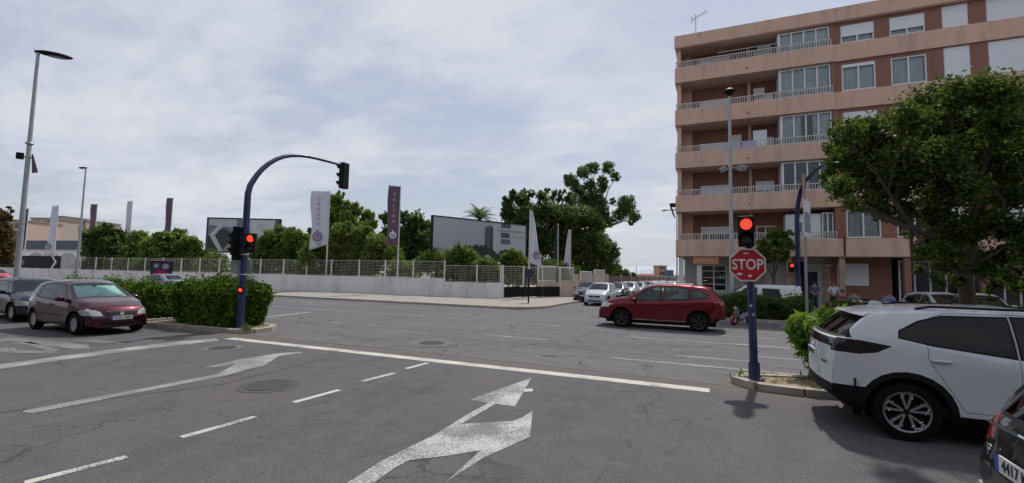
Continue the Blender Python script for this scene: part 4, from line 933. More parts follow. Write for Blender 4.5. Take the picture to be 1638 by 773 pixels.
# big street tree in front of the brick facade
random.seed(21)
TD = 8.0; bt = D(1553, 492, TD); bb_ = (bt.x, bt.y, .09)
tree('broad_street_tree', 'large broad tree with arching limbs before the brick facade', bb_,
     pxclumps([(1350, 215, 22), (1372, 240, 26), (1350, 262, 22), (1385, 205, 22), (1345, 300, 20), (1375, 290, 24), (1400, 250, 26), (1420, 215, 26), (1410, 290, 26), (1440, 262, 30), (1362, 325, 14), (1395, 322, 18), (1430, 305, 24),
                (1450, 190, 28), (1490, 165, 28), (1530, 150, 26), (1565, 145, 26), (1605, 150, 26), (1645, 158, 30), (1480, 215, 32), (1520, 200, 32), (1560, 195, 32), (1600, 200, 32), (1640, 205, 32),
                (1470, 275, 28), (1505, 255, 32), (1550, 250, 34), (1595, 255, 34), (1635, 260, 34), (1495, 310, 26), (1535, 305, 30), (1580, 305, 30), (1625, 310, 30), (1500, 355, 20), (1530, 370, 24), (1560, 355, 24), (1600, 360, 24), (1640, 370, 24),
                (1485, 385, 16), (1515, 405, 20), (1550, 405, 18), (1600, 410, 18), (1640, 405, 18), (1330, 240, 12), (1325, 285, 10), (1500, 145, 12), (1680, 220, 40), (1680, 300, 40), (1478, 405, 12), (1508, 425, 15), (1530, 435, 12), (1580, 432, 18), (1612, 435, 18), (1645, 435, 20), (1660, 390, 26), (1492, 345, 20), (1412, 340, 14), (1450, 335, 16), (1455, 372, 10), (1470, 430, 8), (1500, 450, 10), (1540, 452, 10), (1590, 458, 12), (1625, 455, 14), (1650, 455, 14)], TD, .9),
     mLeafBig, 54000, .053, .135, fork=2.05, hollow=.12, aspect=1.7, arms=7, spread=.27)
sb = D(1237, 470, 27)
tree('young_street_tree', 'slim young tree rising behind the white van', (sb.x, sb.y, .1), pxclumps([(1222, 395, 13), (1240, 378, 13), (1255, 392, 13), (1232, 408, 13), (1252, 410, 10), (1215, 412, 9), (1262, 375, 6), (1240, 368, 6)], 27, .4), mLeafMid, 3600, .13, .08, fork=1.9, aspect=2.2)
# ------------------------------------------------------------------ white wall, fence, gate
def wy(x): return 31.36+.066*(x+14.61)
def run_box(mb, xa, ya, xb, yb, th, z0, z1, m=0):
    a = Vector((xa, ya)); b = Vector((xb, yb)); d = (b-a).normalized(); n = Vector((-d.y, d.x))*th/2
    mb.prism([((a-n).x, (a-n).y), ((b-n).x, (b-n).y), ((b+n).x, (b+n).y), ((a+n).x, (a+n).y)], z0, z1, 'z', m)
wl_ = MB(); run_box(wl_, -150, wy(-150), -19.4, wy(-19.4), .25, .0, 1.50); run_box(wl_, -19.4+.001, wy(-19.4), -14.5, wy(-14.5), .25, .0, 1.25)
o = obj('boundary_wall', wl_, mWhiteWall); tag(o, 'long low white painted boundary wall along the far pavement', 'wall')
def mesh_panel(xa, ya, xb, yb, z0, z1, parent, dense=True):
    a = Vector((xa, ya)); b = Vector((xb, yb)); l = (b-a).length; mb = MB(); d = (b-a)/l; nh = 10 if dense else 8
    for i in range(nh+1):
        z = z0+.06+(z1-z0-.09)*i/nh; r = .011 if i in (0, nh) else .0045; mb.tube([(a.x, a.y, z), (b.x, b.y, z)], r, 4)
    n = int(l/(.4 if dense else .9))
    for i in range(n+1):
        p = a+d*l*i/n; mb.tube([(p.x, p.y, z0+.05), (p.x, p.y, z1-.03)], .0035, 3, cap=False)
    return obj('mesh_panel', mb, mWhiteM, parent)
ft = thing('mesh_fence', 'white wire mesh fence with square posts on top of the white wall', 'fence', (0, 0, 0))
xs_ = [-14.75, -16.69, -19.46, -22.27, -24.92, -27.52, -30.4, -33.1, -35.75, -38.5, -41.2, -43.75, -46.4, -49.0]+[-49-2.7*k for k in range(1, 22)]
for i, x in enumerate(xs_):
    z0 = 1.25 if x > -19.3 else 1.5; z1 = 2.55 if x > -19.3 else 2.85
    if x < -75: z1 = 2.6
    mb = MB().box(x-.045, x+.045, wy(x)-.045, wy(x)+.045, z0, z1+.05); obj('post', mb, mWhiteM, ft)
    if i: 
        xp = xs_[i-1]; z1p = z1 if x < -19.47 else 2.55
        if x > -75 or True: mesh_panel(xp-.05, wy(xp), x+.05, wy(x), (1.5 if xp < -19.4 else 1.25), (2.85 if xp < -19.4 else 2.55), ft, x > -60)
# gate recess: fence runs back from the corner, black sign below it
gt = thing('recess_fence', 'white mesh fence over a dark board running back from the wall corner', 'fence', (-14.6, 31.4, 0))
gx, gy = 2.55, 5.9      # towards the gate pillar
for k in range(4):
    f = k/3; obj('post', MB().box(gx*f-.05, gx*f+.05, gy*f-.05, gy*f+.05, .12, 2.6), mWhiteM, gt)
for k in range(3):
    mesh_panel(gx*k/3, gy*k/3, gx*(k+1)/3, gy*(k+1)/3, 1.0, 2.55, gt)
bd = MB(); run_box(bd, .12, .05, gx, gy, .06, .22, .98); bdo = obj('board', bd, mBlack, gt)
dd = Vector((gx, gy, 0)).normalized()
for k, (f, tx) in enumerate(((.30, 'PARKING'), (.62, 'CLIENTES'))):
    textmesh(tx, .34, 'board_lettering', mSignWhite, bdo, face(Vector((gx*f+.04, gy*f-.015, .62)), math.atan2(-gx, gy)), .002)
obj('rail', MB().tube([(0, 0, .13), (gx, gy, .13)], .03, 6), mWhiteM, gt)
# beige second wall with pillars and fence
bw = thing('pillared_wall', 'beige garden wall with pillars stepping along the side street', 'wall', (-13.4, 35.6, 0))
P0 = [(0, 0), (1.0, 1.9), (1.9, 3.3)]
w0 = MB(); run_box(w0, .0, .0, 2.15, 3.6, .25, .12, 1.35); obj('wall_panel', w0, mBeigeWall, bw)
w0 = MB(); run_box(w0, 2.15, 3.62, 3.1, 11, .25, .12, 1.45); obj('wall_panel', w0, mBeigeWall, bw)
for (x, y, h) in [(2.15, 3.6, 2.0), (2.75, 7.3, 2.0), (3.1, 11, 2.05)]:
    obj('pillar', MB().box(x-.22, x+.22, y-.22, y+.22, .12, h).box(x-.26, x+.26, y-.26, y+.26, h, h+.07), mBeigeWall, bw)
for (a, b, z0, z1) in [((0, 0), (1.05, 1.75), 1.35, 2.65), ((1.05, 1.75), (2.0, 3.35), 1.35, 2.6), ((2.4, 4.2), (2.7, 7.0), 1.45, 2.3), ((2.8, 7.6), (3.08, 10.7), 1.45, 2.5)]:
    mb = MB(); n = int(math.dist(a, b)/.11)
    for i in range(n+1):
        f = i/n; x = a[0]+(b[0]-a[0])*f; y = a[1]+(b[1]-a[1])*f; mb.box(x-.012, x+.012, y-.012, y+.012, z0, z1)
    mb.tube([(a[0], a[1], z1), (b[0], b[1], z1)], .03, 4); mb.tube([(a[0], a[1], z0+.1), (b[0], b[1], z0+.1)], .02, 4)
    obj('railing', mb, mWhiteM, bw)
    for p in (a, b): obj('post', MB().box(p[0]-.05, p[0]+.05, p[1]-.05, p[1]+.05, z0-.05, z1+.06), mWhiteM, bw)
# brown street fence further on
bf = thing('board_fence', 'long brown board fence beyond the beige wall', 'fence', (-10.1, 46.9, 0))
for k in range(13):
    mb = MB()
    for j in range(28): y = k*7+j*.25; mb.box(-.02, .02, y, y+.22, .12, 2.0)
    obj('board_panel', mb, mat('brown_boards', (.10, .055, .035), .85, noise=.3, nscale=3) if k == 0 else bpy.data.materials['brown_boards'], bf)
    obj('post', MB().box(-.06, .06, k*7-.13, k*7-.02, .12, 2.15), mWhiteM, bf)

# litter bin on a post
t = thing('litter_bin', 'black litter bin on a post at the rounded kerb corner', 'litter bin', (-11.0, 27.6, .12))
obj('post', MB().tube([(0, 0, 0), (0, 0, 2.15)], .05, 10), mBlack, t, True)
obj('bin', MB().lathe([(.20, .45), (.25, .95), (.25, 1.0), (.22, 1.0), (.2, .95)], 'z', (.0, -.02, 0), 18).lathe([(0, .45), (.20, .45)], 'z', (.0, -.02, 0), 18), mBlack, t, True)
obj('notice', MB().box(-.28, .28, -.07, -.055, 1.62, 2.15), mat('navy_panel', (.03, .03, .07), .4), t)

# ------------------------------------------------------------------ billboards
mNavy = bpy.data.materials['navy_panel']
def mats_(name, c, r=.45): return mat(name, c, r)
pSky = mats_('print_sky', (.42, .46, .52)); pPale = mats_('print_pale', (.55, .58, .62)); pTree = mats_('print_trees', (.035, .05, .045)); pTow = mats_('print_tower', (.13, .17, .18)); pTowD = mats_('print_tower_dark', (.06, .08, .09)); pChev = mats_('print_chevron', (.50, .50, .53)); pGrey = mats_('print_grey', (.16, .19, .20)); pInk = mats_('print_ink', (.09, .10, .14)); pSoft = mats_('print_soft', (.33, .38, .45)); pField = mats_('print_field', (.30, .32, .27))
def board(label, A, B, zA0, zA1, thick=.25):
    A = Vector(A); B = Vector(B); d = B-A; W_ = d.length; ang = math.atan2(d.y, d.x); t = thing('billboard', label, 'billboard', (A.x, A.y, 0), ang)
    obj('panel', MB().box(0, W_, 0, thick, zA0, zA1), mBlack, t)
    fr = MB(); f = .09
    for (x0, x1, z0, z1) in ((-f, W_+f, zA1, zA1+f), (-f, W_+f, zA0-f, zA0), (-f, 0, zA0, zA1), (W_, W_+f, zA0, zA1)): fr.box(x0, x1, -.06, thick+.02, z0, z1)
    obj('frame', fr, mBlack, t)
    for x in (.12*W_, .37*W_, .63*W_, .88*W_): obj('post', MB().box(x-.10, x+.10, .05, .22, 0, zA0-f), mGalv, t)
    return t, W_
def prt(t, name, poly, z, m, layer): 
    # poly in (x, z) drawn on the board face
    return obj(name, MB().prism(poly, -.004*layer-.002, -.004*(layer-1)-.0025, 'y'), m, t)
# right billboard
tb, Wb = board('wide billboard with a dark tower block picture on pale sky', (-22.1, 33.2), (-17.2, 42.2), 3.15, 6.75)
def bx_(u, v): return (u*Wb, 3.15+v*3.6)
prt(tb, 'print_background', [bx_(0, 0), bx_(1, 0), bx_(1, 1), bx_(0, 1)], 0, pSky, 1)
prt(tb, 'print_cloud', [bx_(.62, .22), bx_(.99, .10), bx_(.99, .97), bx_(.62, .97)], 0, pPale, 2)
prt(tb, 'print_field', [bx_(.01, .02), bx_(.25, .02), bx_(.2, .2), bx_(.01, .27)], 0, pField, 2)
prt(tb, 'print_ground', [bx_(.01, .02), bx_(.2, .02), bx_(.18, .12), bx_(.01, .15)], 0, pTree, 3)
prt(tb, 'print_tower', [bx_(.52, .25), bx_(.52, .86), bx_(.575, .91), bx_(.61, .86), bx_(.61, .25)], 0, pTow, 3)
for k in range(11): prt(tb, 'print_storey', [bx_(.525, .31+k*.048), bx_(.57, .31+k*.048), bx_(.57, .335+k*.048), bx_(.525, .335+k*.048)], 0, pTowD, 4)
prt(tb, 'print_tower_side', [bx_(.578, .25), bx_(.578, .905), bx_(.61, .86), bx_(.61, .25)], 0, pTowD, 4)
def blob(u0, u1, v0, v1, seed, n=26):
    rr = random.Random(seed); top_ = [bx_(u0+(u1-u0)*i/n, v0+(v1-v0)*(abs(math.sin(PI*i/n))**.5)*(rr.uniform(.72, 1))) for i in range(n+1)]
    return [bx_(u0, .015)]+top_+[bx_(u1, .015)]
prt(tb, 'print_trees', blob(.26, .66, .15, .42, 1), 0, pTree, 5)
prt(tb, 'print_trees', blob(.64, .97, .08, .36, 2), 0, pTree, 6)
prt(tb, 'print_chevron', [bx_(.13, .33), bx_(.155, .39), bx_(.29, .03), bx_(.22, .03)], 0, pChev, 7)
prt(tb, 'print_logo', [bx_(.70, .88), bx_(.81, .88), bx_(.81, 1.0), bx_(.70, 1.0)], 0, pInk, 7)
prt(tb, 'print_logo', [bx_(.70, .62), bx_(.80, .62), bx_(.80, .75), bx_(.70, .75)], 0, pInk, 7)
prt(tb, 'print_logo', [bx_(.70, .45), bx_(.81, .45), bx_(.81, .58), bx_(.70, .58)], 0, pTow, 7)
prt(tb, 'print_bush', blob(.52, .60, .04, .15, 5, 8), 0, pChev, 8)
def words(t, x, z, n, h, m, layer, seed):
    rr = random.Random(seed); mb = MB(); a, b = -.004*layer-.002, -.004*layer+.0015
    for k in range(n):
        w_ = h*rr.uniform(.45, .7); mb.box(x, x+w_*.22, a, b, z, z+h); mb.box(x+w_*.22, x+w_, a, b, z, z+h*.2)
        if rr.random() > .4: mb.box(x+w_*.22, x+w_, a, b, z+h*.8, z+h)
        x += w_*1.35+(h*.5 if rr.random() < .15 else 0)
    obj('print_small_lettering', mb, m, t)
words(tb, .66*Wb, 3.15+.78*3.6, 30, .17, pInk, 7, 3); words(tb, .82*Wb, 3.15+.64*3.6, 15, .17, pSoft, 7, 4)
# left billboard
tl_, Wl = board('smaller dark billboard with a grey chevron beyond the wall', (-50.8, 32.6), (-43.9, 36.0), 3.75, 7.4)
def bl_(u, v): return (u*Wl, 3.75+v*3.65)
prt(tl_, 'print_background', [bl_(0, 0), bl_(1, 0), bl_(1, 1), bl_(0, 1)], 0, pGrey, 1)
prt(tl_, 'print_sky', [bl_(.02, .80), bl_(.94, .62), bl_(.94, .98), bl_(.02, .98)], 0, pSky, 2)
prt(tl_, 'print_sky', [bl_(.60, .42), bl_(.93, .40), bl_(.93, .98), bl_(.60, .98)], 0, pPale, 3)
prt(tl_, 'print_block', [bl_(.40, .62), bl_(.50, .62), bl_(.50, .98), bl_(.40, .98)], 0, pTow, 3)
rr_ = random.Random(4)
prt(tl_, 'print_trees', [bl_(.01, .02)]+[bl_(.01+.9*i/24, (.55+.2*abs(math.sin(i*.35)))*rr_.uniform(.85, 1)*(1 if i < 15 else .75)) for i in range(25)]+[bl_(.91, .02)], 0, pTree, 4)
prt(tl_, 'print_ground', [bl_(.22, .03), bl_(.9, .03), bl_(.8, .22), bl_(.3, .25)], 0, pField, 5)
prt(tl_, 'print_chevron', [bl_(.17, .84), bl_(.03, .50), bl_(.17, .02), bl_(.235, .02), bl_(.105, .50), bl_(.24, .84)][::-1], 0, pChev, 6)
prt(tl_, 'print_border', [bl_(.94, .0), bl_(.995, .0), bl_(.995, 1), bl_(.94, 1)], 0, pInk, 6)
words(tl_, .70*Wl, 3.75+.80*3.65, 7, .16, pSoft, 6, 5); words(tl_, .70*Wl, 3.75+.70*3.65, 7, .16, pSoft, 6, 6)

# ------------------------------------------------------------------ flags
mFW = mat('white_flag_cloth', (.60, .60, .68), .8); mFP = mat('purple_flag_cloth', (.13, .085, .115), .8); mFPd = mat('dark_flag_cloth', (.035, .03, .05), .8)
def flag(label, px, pt, py_top, dep, w_, h_, m, letters='', lm=None, heading=-90, side=-1, furl=0., logo=None, base_b=462, group='flags behind the wall'):
    """a pole with a tall banner hanging from its top; pt = pixel of the pole's top"""
    dep = max(dep, wdep(px, .9)) if px < 800 else dep
    T = D(pt, py_top, dep); t = thing('flag_pole', label, 'flag', (T.x, T.y, 0), R(heading+90), group)
    obj('pole', MB().tube([(0, 0, 0), (0, 0, T.z)], [.07, .04], 8), mWhiteM, t, True)
    if w_ <= 0: return t
    nx, nz = 8, 24; vs = []; 
    for j in range(nz+1):
        v = j/nz
        for i in range(nx+1):
            u = i/nx; ww = w_*(1-furl*(1-v)**1.0 if furl > 0 else 1); x = side*(.04+u*ww*(1+.05*math.sin(v*7))); z = T.z-.1-v*h_-(.35*u*w_ if v > .85 else 0)*(v-.85)/.15
            y = .10*w_*math.sin(u*5+v*4)*(u)*(1+furl); vs.append((x, y, z))
    fs = [(j*(nx+1)+i, j*(nx+1)+i+1, (j+1)*(nx+1)+i+1, (j+1)*(nx+1)+i) for j in range(nz) for i in range(nx)]
    o_ = obj('banner', MB().add(vs, fs), m, t, True); o_.modifiers.new('thickness', 'SOLIDIFY').thickness = .006
    obj('top_arm', MB().tube([(0, 0, T.z-.08), (side*(w_*(1-furl)+.05), 0, T.z-.08)], .015, 6), mWhiteM, t)
    if letters:
        n = len(letters); fsz = min(w_*.34, h_*.065)
        for k, c in enumerate(letters):
            textmesh(c, fsz*1.3, 'banner_lettering', lm, o_, face(Vector((side*w_*.55, -.16*w_, T.z-.1-h_*(.15+.095*k))), -PI/2), .004)
    if logo:
        zc = T.z-.1-h_*.86; mb = MB(); s = w_*.30; xx = side*w_*.55
        mb.lathe([(s*.55, 0), (s*.55, -.01), (s, -.01), (s, 0)], 'y', (xx, -.15*w_, zc), 14); mb.box(xx-s*.25, xx+s*.2, -.15*w_-.012, -.15*w_, zc-.2*s, zc+1.3*s)
        obj('banner_emblem', mb, logo, o_)
    return t
mInkP = mat('flag_ink', (.22, .18, .26), .7)
flag('large white banner flag with purple column of letters', 522, 528, 305, 39, 1.5, 4.7, mFW, 'GARANA', mInkP, -62, logo=mInkP)
flag('large purple banner flag with pale column of letters', 632, 641, 297, 35, .95, 4.75, mFP, 'SALINA', mat('flag_pale_ink', (.5, .45, .5), .7), -40, logo=mSignWhite)
flag('slim white banner flag bulging at its foot, left of the bin', 853, 848, 336, 36, .95, 4.0, mFW, '', None, -60, side=1, furl=.85, logo=mInkP)
flag('dark furled banner flag with white foot, first of the thin ones', 892, 893, 358, 46, .55, 4.6, mFPd, '', None, -60, furl=.75, logo=mSignWhite)
flag('slim white furled banner flag between the two dark ones', 913, 913, 367, 48, .75, 4.2, mFW, '', None, -60, furl=.7, logo=mInkP)
flag('thin dark banner flag furthest right along the beige wall', 932, 930, 376, 58, .70, 4.8, mFPd, '', None, -60, furl=.3, logo=mSignWhite)
flag('narrow purple banner flag left of the left billboard', 276, 277, 316, 55, .75, 4.7, mFP, '', None, -60, furl=.2)
flag('thin white furled flag above the low green trees', 207, 212, 321, 56, .65, 4.5, mFW, '', None, -60, furl=.3)
flag('dark grey banner flag beside the second lamp post', 149, 156, 326, 62, .85, 3.6, mFP, '', None, -60, furl=.2)
flag('tall white furled flag with flared foot before the showroom', 86, 94, 328, 60, 1.3, 6.2, mFW, '', None, -60, furl=.6, logo=mInkP)
flag('bare pole flag with grey furled cloth next to the near lamp post', 40, 46, 333, 52, .45, 4.5, mFPd, '', None, -60, furl=.3)

# ------------------------------------------------------------------ street lamps
def lamp(label, base, h, heading, r0=.11, r1=.06, single=True, arm=.0, banner=False, twin=False, hs=1.0):
    t = thing('street_lamp', label, 'street lamp', base, heading)
    obj('base_plate', MB().box(-.2, .2, -.2, .2, 0, .05), mGalv, t)
    obj('pole', MB().tube([(0, 0, 0), (0, 0, 1.2), (0, 0, 1.25), (0, 0, h)], [r0*1.15, r0*1.1, r0, r1], 14), mGalv, t, True)
    hd = MB().ball((.42*hs+arm, 0, h+.02), (.50*hs, .17*hs, .09*hs), 16, 8); hd.box(-.12, .1+arm, -.05, .05, h-.05, h+.05)
    ho = obj('lamp_head', hd, mBlack if not twin else mGalv, t, True)
    obj('lens', MB().ball((.48*hs+arm, 0, h-.05*hs), (.30*hs, .12*hs, .04*hs), 14, 6), mSignBack, ho, True)
    if arm: obj('arm', MB().tube([(0, 0, h-.3), (arm*.5, 0, h-.02), (arm, 0, h)], .035, 8), mGalv, t, True)
    if banner:
        obj('bracket', MB().tube([(-.32, 0, h*.575), (.12, 0, h*.575)], .03, 8).box(-.38, -.14, -.06, .06, h*.565, h*.59), mBlack, t)
        obj('collar', MB().lathe([(.12, h*.625), (.15, h*.63), (.12, h*.635)], 'z', n=12), mGalv, t)
        vs = [(.10, 0, h*.59), (.15, -.03, h*.59), (.36, .03, h*.52), (.16, .02, h*.515)]
        o_ = obj('torn_banner', MB().add(vs, [(0, 1, 2, 3)]), mFP, t); o_.modifiers.new('s', 'SOLIDIFY').thickness = .01
    return t
la = D(27, 440, 20.5); lamp('tall near street lamp leaning out over the dark blue car', (la.x, la.y, .1), D(68, 75, 20.5).z, R(58), banner=True, hs=1.3)
lb = D(122, 446, 44); lamp('second street lamp standing before the white wall', (lb.x, lb.y, .12), D(137, 268, 44).z, R(190), r0=.12)
lc = D(1171, 470, 24.2); h3 = D(1168, 138, 24.2).z
t = thing('street_lamp', 'tall street lamp rising in front of the salmon balconies', 'street lamp', (lc.x, 24.3 if False else lc.y, .1))
obj('base_plate', MB().box(-.2, .2, -.2, .2, 0, .05), mGalv, t)
obj('pole', MB().tube([(0, 0, 0), (0, 0, 1.3), (0, 0, 1.35), (0, 0, h3-.3)], [.14, .13, .115, .075], 14), mGalv, t, True)
ho = obj('lamp_head', MB().lathe([(.06, h3-.4), (.10, h3-.25), (.30, h3-.10), (.30, h3-.02), (.16, h3+.08), (0, h3+.10)], 'z', n=20), mBlack, t, True)
fz = D(1168, 270, 24.2).z
obj('floodlight_arm', MB().tube([(-.3, -.05, fz), (.65, -.05, fz+.05)], .03, 8), mGalv, t)
for (x, s) in ((-.34, -1), (.45, 1), (.62, 1)):
    st = MB(); st.box(-.16, .16, -.10, .10, -.13, .13); st.xf(Matrix.Translation((x, -.08, fz-.02)) @ Matrix.Rotation(s*.4, 4, 'Y') @ Matrix.Rotation(.4, 4, 'X')); obj('floodlight', st, mSignBack, t, bevel=.02)
ld = D(1083, 430, 62); lamp('distant street lamp reaching out left of the salmon building', (ld.x, ld.y, 0), D(1083, 334, 62).z, R(155), arm=1.4)

# ------------------------------------------------------------------ traffic lights
def tl_head(parent, pos, heading, lit=2, n=3, s=1.0, board_=False, label=None, mlit=None):
    """housing facing `heading`; lit = index from the bottom"""
    h = MB(); H = .28*s; h.box(-.11*s, .09*s, -.15*s, .15*s, -H*n/2-.03, H*n/2+.03)
    o_ = obj('signal_head', h, mBlack, parent, bevel=.02); o_.location = pos; o_.rotation_euler = (0, 0, heading)
    if board_: obj('backboard', MB().box(-.12*s, -.105*s, -.32*s, .32*s, -H*n/2-.18, H*n/2+.18), mBlack, o_)
    for k in range(n):
        z = (-(n-1)/2+k)*H
        obj('lens', MB().lathe([(0, .125*s), (.06*s, .12*s), (.105*s, .10*s), (.11*s, .09*s)], 'x', (0, 0, z), 20), (mlit or mRedLamp) if k == lit else mLampOff, o_, True)
        vs = []; 
        for j in range(13):
            a = R(-20)+j*R(220)/12; vs += [(.09*s, .12*s*math.cos(a), z+.12*s*math.sin(a)), (.09*s+.20*s*(.45+.55*max(0, math.sin(a))), .12*s*math.cos(a), z+.12*s*math.sin(a))]
        v_ = obj('visor', MB().add(vs, [(2*j, 2*j+1, 2*j+3, 2*j+2) for j in range(12)]), mBlack, o_, True); v_.modifiers.new('s', 'SOLIDIFY').thickness = .006
    return o_
def arch_pts(x0, y0, dx, dy, zs, reach, htop, n=14):
    P = [(x0, y0, .1), (x0, y0, 1.5), (x0, y0, zs)]
    for k in range(1, n+1):
        a = k/n*PI/2; P.append((x0+dx*reach*(1-math.cos(a)), y0+dy*reach*(1-math.cos(a)), zs+(htop-zs)*math.sin(a)))
    return P
t = thing('arched_traffic_light', 'dark blue arched traffic light pole at the end of the left hedge', 'traffic light', (-13.5, 9.85, 0))
obj('base', MB().lathe([(.0, .09), (.19, .09), (.19, .12), (.12, .14), (.11, .45), (.10, .5)], 'z', n=18), mBlue, t, True)
ap = []
for a, b in [(393, 325), (396, 310), (400, 297), (405, 289), (412, 279), (420, 270), (430, 262), (441, 255.5), (453, 251), (465, 249), (478, 249), (492, 250.5), (508, 254), (527, 259), (547, 264.5)]:
    d_ = ray(a, b); tt_ = -13.5/d_[0]; q = Vector((0, d_[1]*tt_, d_[2]*tt_+CAMH)); ap.append((0, max(0, q.y-9.85), q.z))
# the arm sweeps over the main road
obj('mast', MB().tube([(0, 0, .1), (0, 0, 1.5), (0, 0, 3.6)]+ap, [.115, .105, .10]+[.098-.052*i/14 for i in range(15)], 16), mBlue, t, True)
ex = ap[-1]; 
tl_head(t, (0, ex[1]+.12, ex[2]-.40), R(186), 9, 3, 1.15)
# cluster at eye height
tl_head(t, (.33, -.03, 2.72), R(-58), 1, 2, .95)
tl_head(t, (-.17, -.20, 2.70), R(200), 9, 3, .80, board_=True)
obj('bracket', MB().tube([(0, 0, 3.0), (.2, -.12, 3.0)], .02, 6).tube([(0, 0, 2.7), (-.2, 0, 2.7)], .02, 6), mBlack, t)
rl = tl_head(t, (.10, -.10, 1.27), R(-55), 0, 1, .55)
sg = obj('round_sign_back', MB().lathe([(0, 0), (.30, 0), (.31, .01), (.31, .03), (0, .03)], 'y', (0, 0, 0), 26), mSignBack, t, True); sg.location = (-.17, .03, 2.02); sg.rotation_euler = (0, 0, R(40))
obj('clamp', MB().lathe([(.115, 1.72), (.125, 1.74), (.115, 1.76)], 'z', n=14).lathe([(.115, 2.34), (.125, 2.36), (.115, 2.38)], 'z', n=14), mGalv, t)

# stop sign and signal
t = thing('stop_sign_signal', 'red octagonal STOP sign and red signal on a dark blue pole', 'traffic light', (.60, 9.67, .09))
lean = -.02
obj('base', MB().lathe([(0, 0), (.17, 0), (.17, .03), (.10, .05), (.095, .30)], 'z', n=18), mBlue, t, True)
obj('pole', MB().tube([(0, 0, 0), (-.02, 0, 1.2), (-.06, 0, 2.7)], [.072, .068, .064], 16), mBlue, t, True)
pz = 2.08; oc = lambda r: [(r*math.cos(PI/8+k*PI/4)-.09, r*math.sin(PI/8+k*PI/4)+pz) for k in range(8)]
so_ = obj('stop_sign', MB().prism(oc(.325), -.115, -.10, 'y'), mSignWhite, t)
obj('red_field', MB().prism(oc(.298), -.120, -.1155, 'y'), mSignRed, so_)
textmesh('STOP', .27, 'stop_lettering', mSignWhite, so_, face(Vector((-.09, -.123, pz+.0)), -PI/2), .002, .004, .80)
for (x, z, w_, h_) in ((-.02, .21, .09, .025), (-.13, -.17, .10, .045), (.04, -.20, .07, .045)): obj('sticker', MB().lathe([(0, -.1225), (.5, -.1225)], 'y', (0, 0, 0), 14).xf(Matrix.Translation((-.09+x, 0, pz+z)) @ Matrix.Diagonal((w_, 1, h_*1.0, 1))), mSignWhite, so_)
obj('sign_bracket', MB().box(-.2, .1, -.10, -.07, pz+.12, pz+.16).box(-.2, .1, -.10, -.07, pz-.16, pz-.12), mGalv, t)
tl_head(t, (-.10, -.10, 2.70), R(-93), 1, 2, .90)

for (z, a_, w_, h_, m_) in ((.55, -100, .07, .16, mBlue), (1.15, -80, .05, .05, mSignBack), (1.32, -110, .04, .03, mSignWhite)):
    a_ = R(a_); obj('sticker' if m_ is not mBlue else 'access_door', MB().box(-w_/2, w_/2, -.004, .004, z, z+h_), m_, t).location = (.071*math.cos(a_)-.012*z/1.2, .071*math.sin(a_), 0)
obj('bolt', MB().lathe([(0, .05), (.014, .05), (.014, .03)], 'z', (.135, -.03, 0), 8), mGalv, t); obj('bolt', MB().lathe([(0, .05), (.014, .05), (.014, .03)], 'z', (-.12, -.06, 0), 8), mGalv, t)
# far arched traffic light
fx, fy = D(1277, 440, 27.5).x, D(1277, 440, 27.5).y
t = thing('arched_traffic_light', 'far dark blue arched traffic light left of the street tree', 'traffic light', (fx, fy, .1))
zt = D(1300, 300, 27.5).z
obj('mast', MB().tube([(0, 0, 0), (0, 0, 2.0), (0, 0, zt-2.0), (.05, -.15, zt-1.1), (.14, -.55, zt-.35), (.30, -1.3, zt+.1), (.5, -2.4, zt+.32), (.7, -3.8, zt+.40)], [.15, .14, .13, .125, .12, .10, .09, .07], 14), mBlue, t, True)
obj('base', MB().lathe([(0, 0), (.24, 0), (.24, .06), (.16, .1), (.15, .4)], 'z', n=16), mBlue, t, True)
tl_head(t, (-.36, -.12, 2.55), R(-80), 1, 2, .9); tl_head(t, (.28, .0, 2.5), R(20), 9, 3, .9)
obj('bracket', MB().tube([(0, 0, 2.6), (-.3, -.1, 2.6)], .025, 6), mBlack, t)
# thin sign pole by the oleander
sp = D(1291, 500, 11.4)
t = thing('sign_pole', 'thin grey pole with edge-on pale sign beside the oleander', 'sign', (sp.x, sp.y, .09))
ztop = D(1284, 281, 11.4).z
obj('pole', MB().tube([(0, 0, 0), (0, 0, ztop-.85)], .030, 10), mGalv, t, True)
obj('upper_pole', MB().tube([(0, 0, ztop-.85), (0, 0, ztop)], .034, 10), mat('faded_pink_paint', (.45, .25, .24), .6), t, True)
zs0, zs1 = D(1288, 385, 11.4).z, D(1287, 325, 11.4).z
s_ = MB().box(-.30, .30, -.06, -.045, zs0, zs1); so2 = obj('sign_panel', s_, mSignWhite, t); so2.rotation_euler = (0, 0, R(68))
obj('sign_panel_print', MB().box(-.25, .25, -.064, -.0605, zs0+.12, zs1-.30), mat('sign_blue_grey', (.20, .24, .34), .5), so2)
# poster totem by the wall
pp = D(258, 440, 36)
t = thing('poster_totem', 'black poster stand with a red car picture against the wall', 'poster', (pp.x, pp.y, .12), R(38))
obj('panel', MB().box(-.72, .72, -.05, .05, 0, 2.3), mBlack, t)
pb = obj('poster_print', MB().box(-.66, .66, -.054, -.0505, .9, 2.2), mNavy, t)
obj('printed_car', MB().prism([(-.6, 1.10), (.6, 1.10), (.62, 1.32), (.40, 1.42), (.2, 1.58), (-.25, 1.58), (-.42, 1.42), (-.62, 1.35)], -.060, -.0545, 'y'), mSignRed, pb)
obj('printed_disc', MB().lathe([(0, -.059), (.17, -.059)], 'y', (-.35, 0, 1.92), 16), mSignBack, pb); obj('printed_disc', MB().lathe([(0, -.059), (.22, -.059)], 'y', (.28, 0, 1.88), 16), mSignBack, pb)
obj('printed_stripe', MB().box(-.5, .45, -.064, -.0605, 1.27, 1.30), mSignWhite, pb)
obj('cap', MB().box(-.78, .78, -.08, .08, 2.3, 2.36), mSignBack, t)
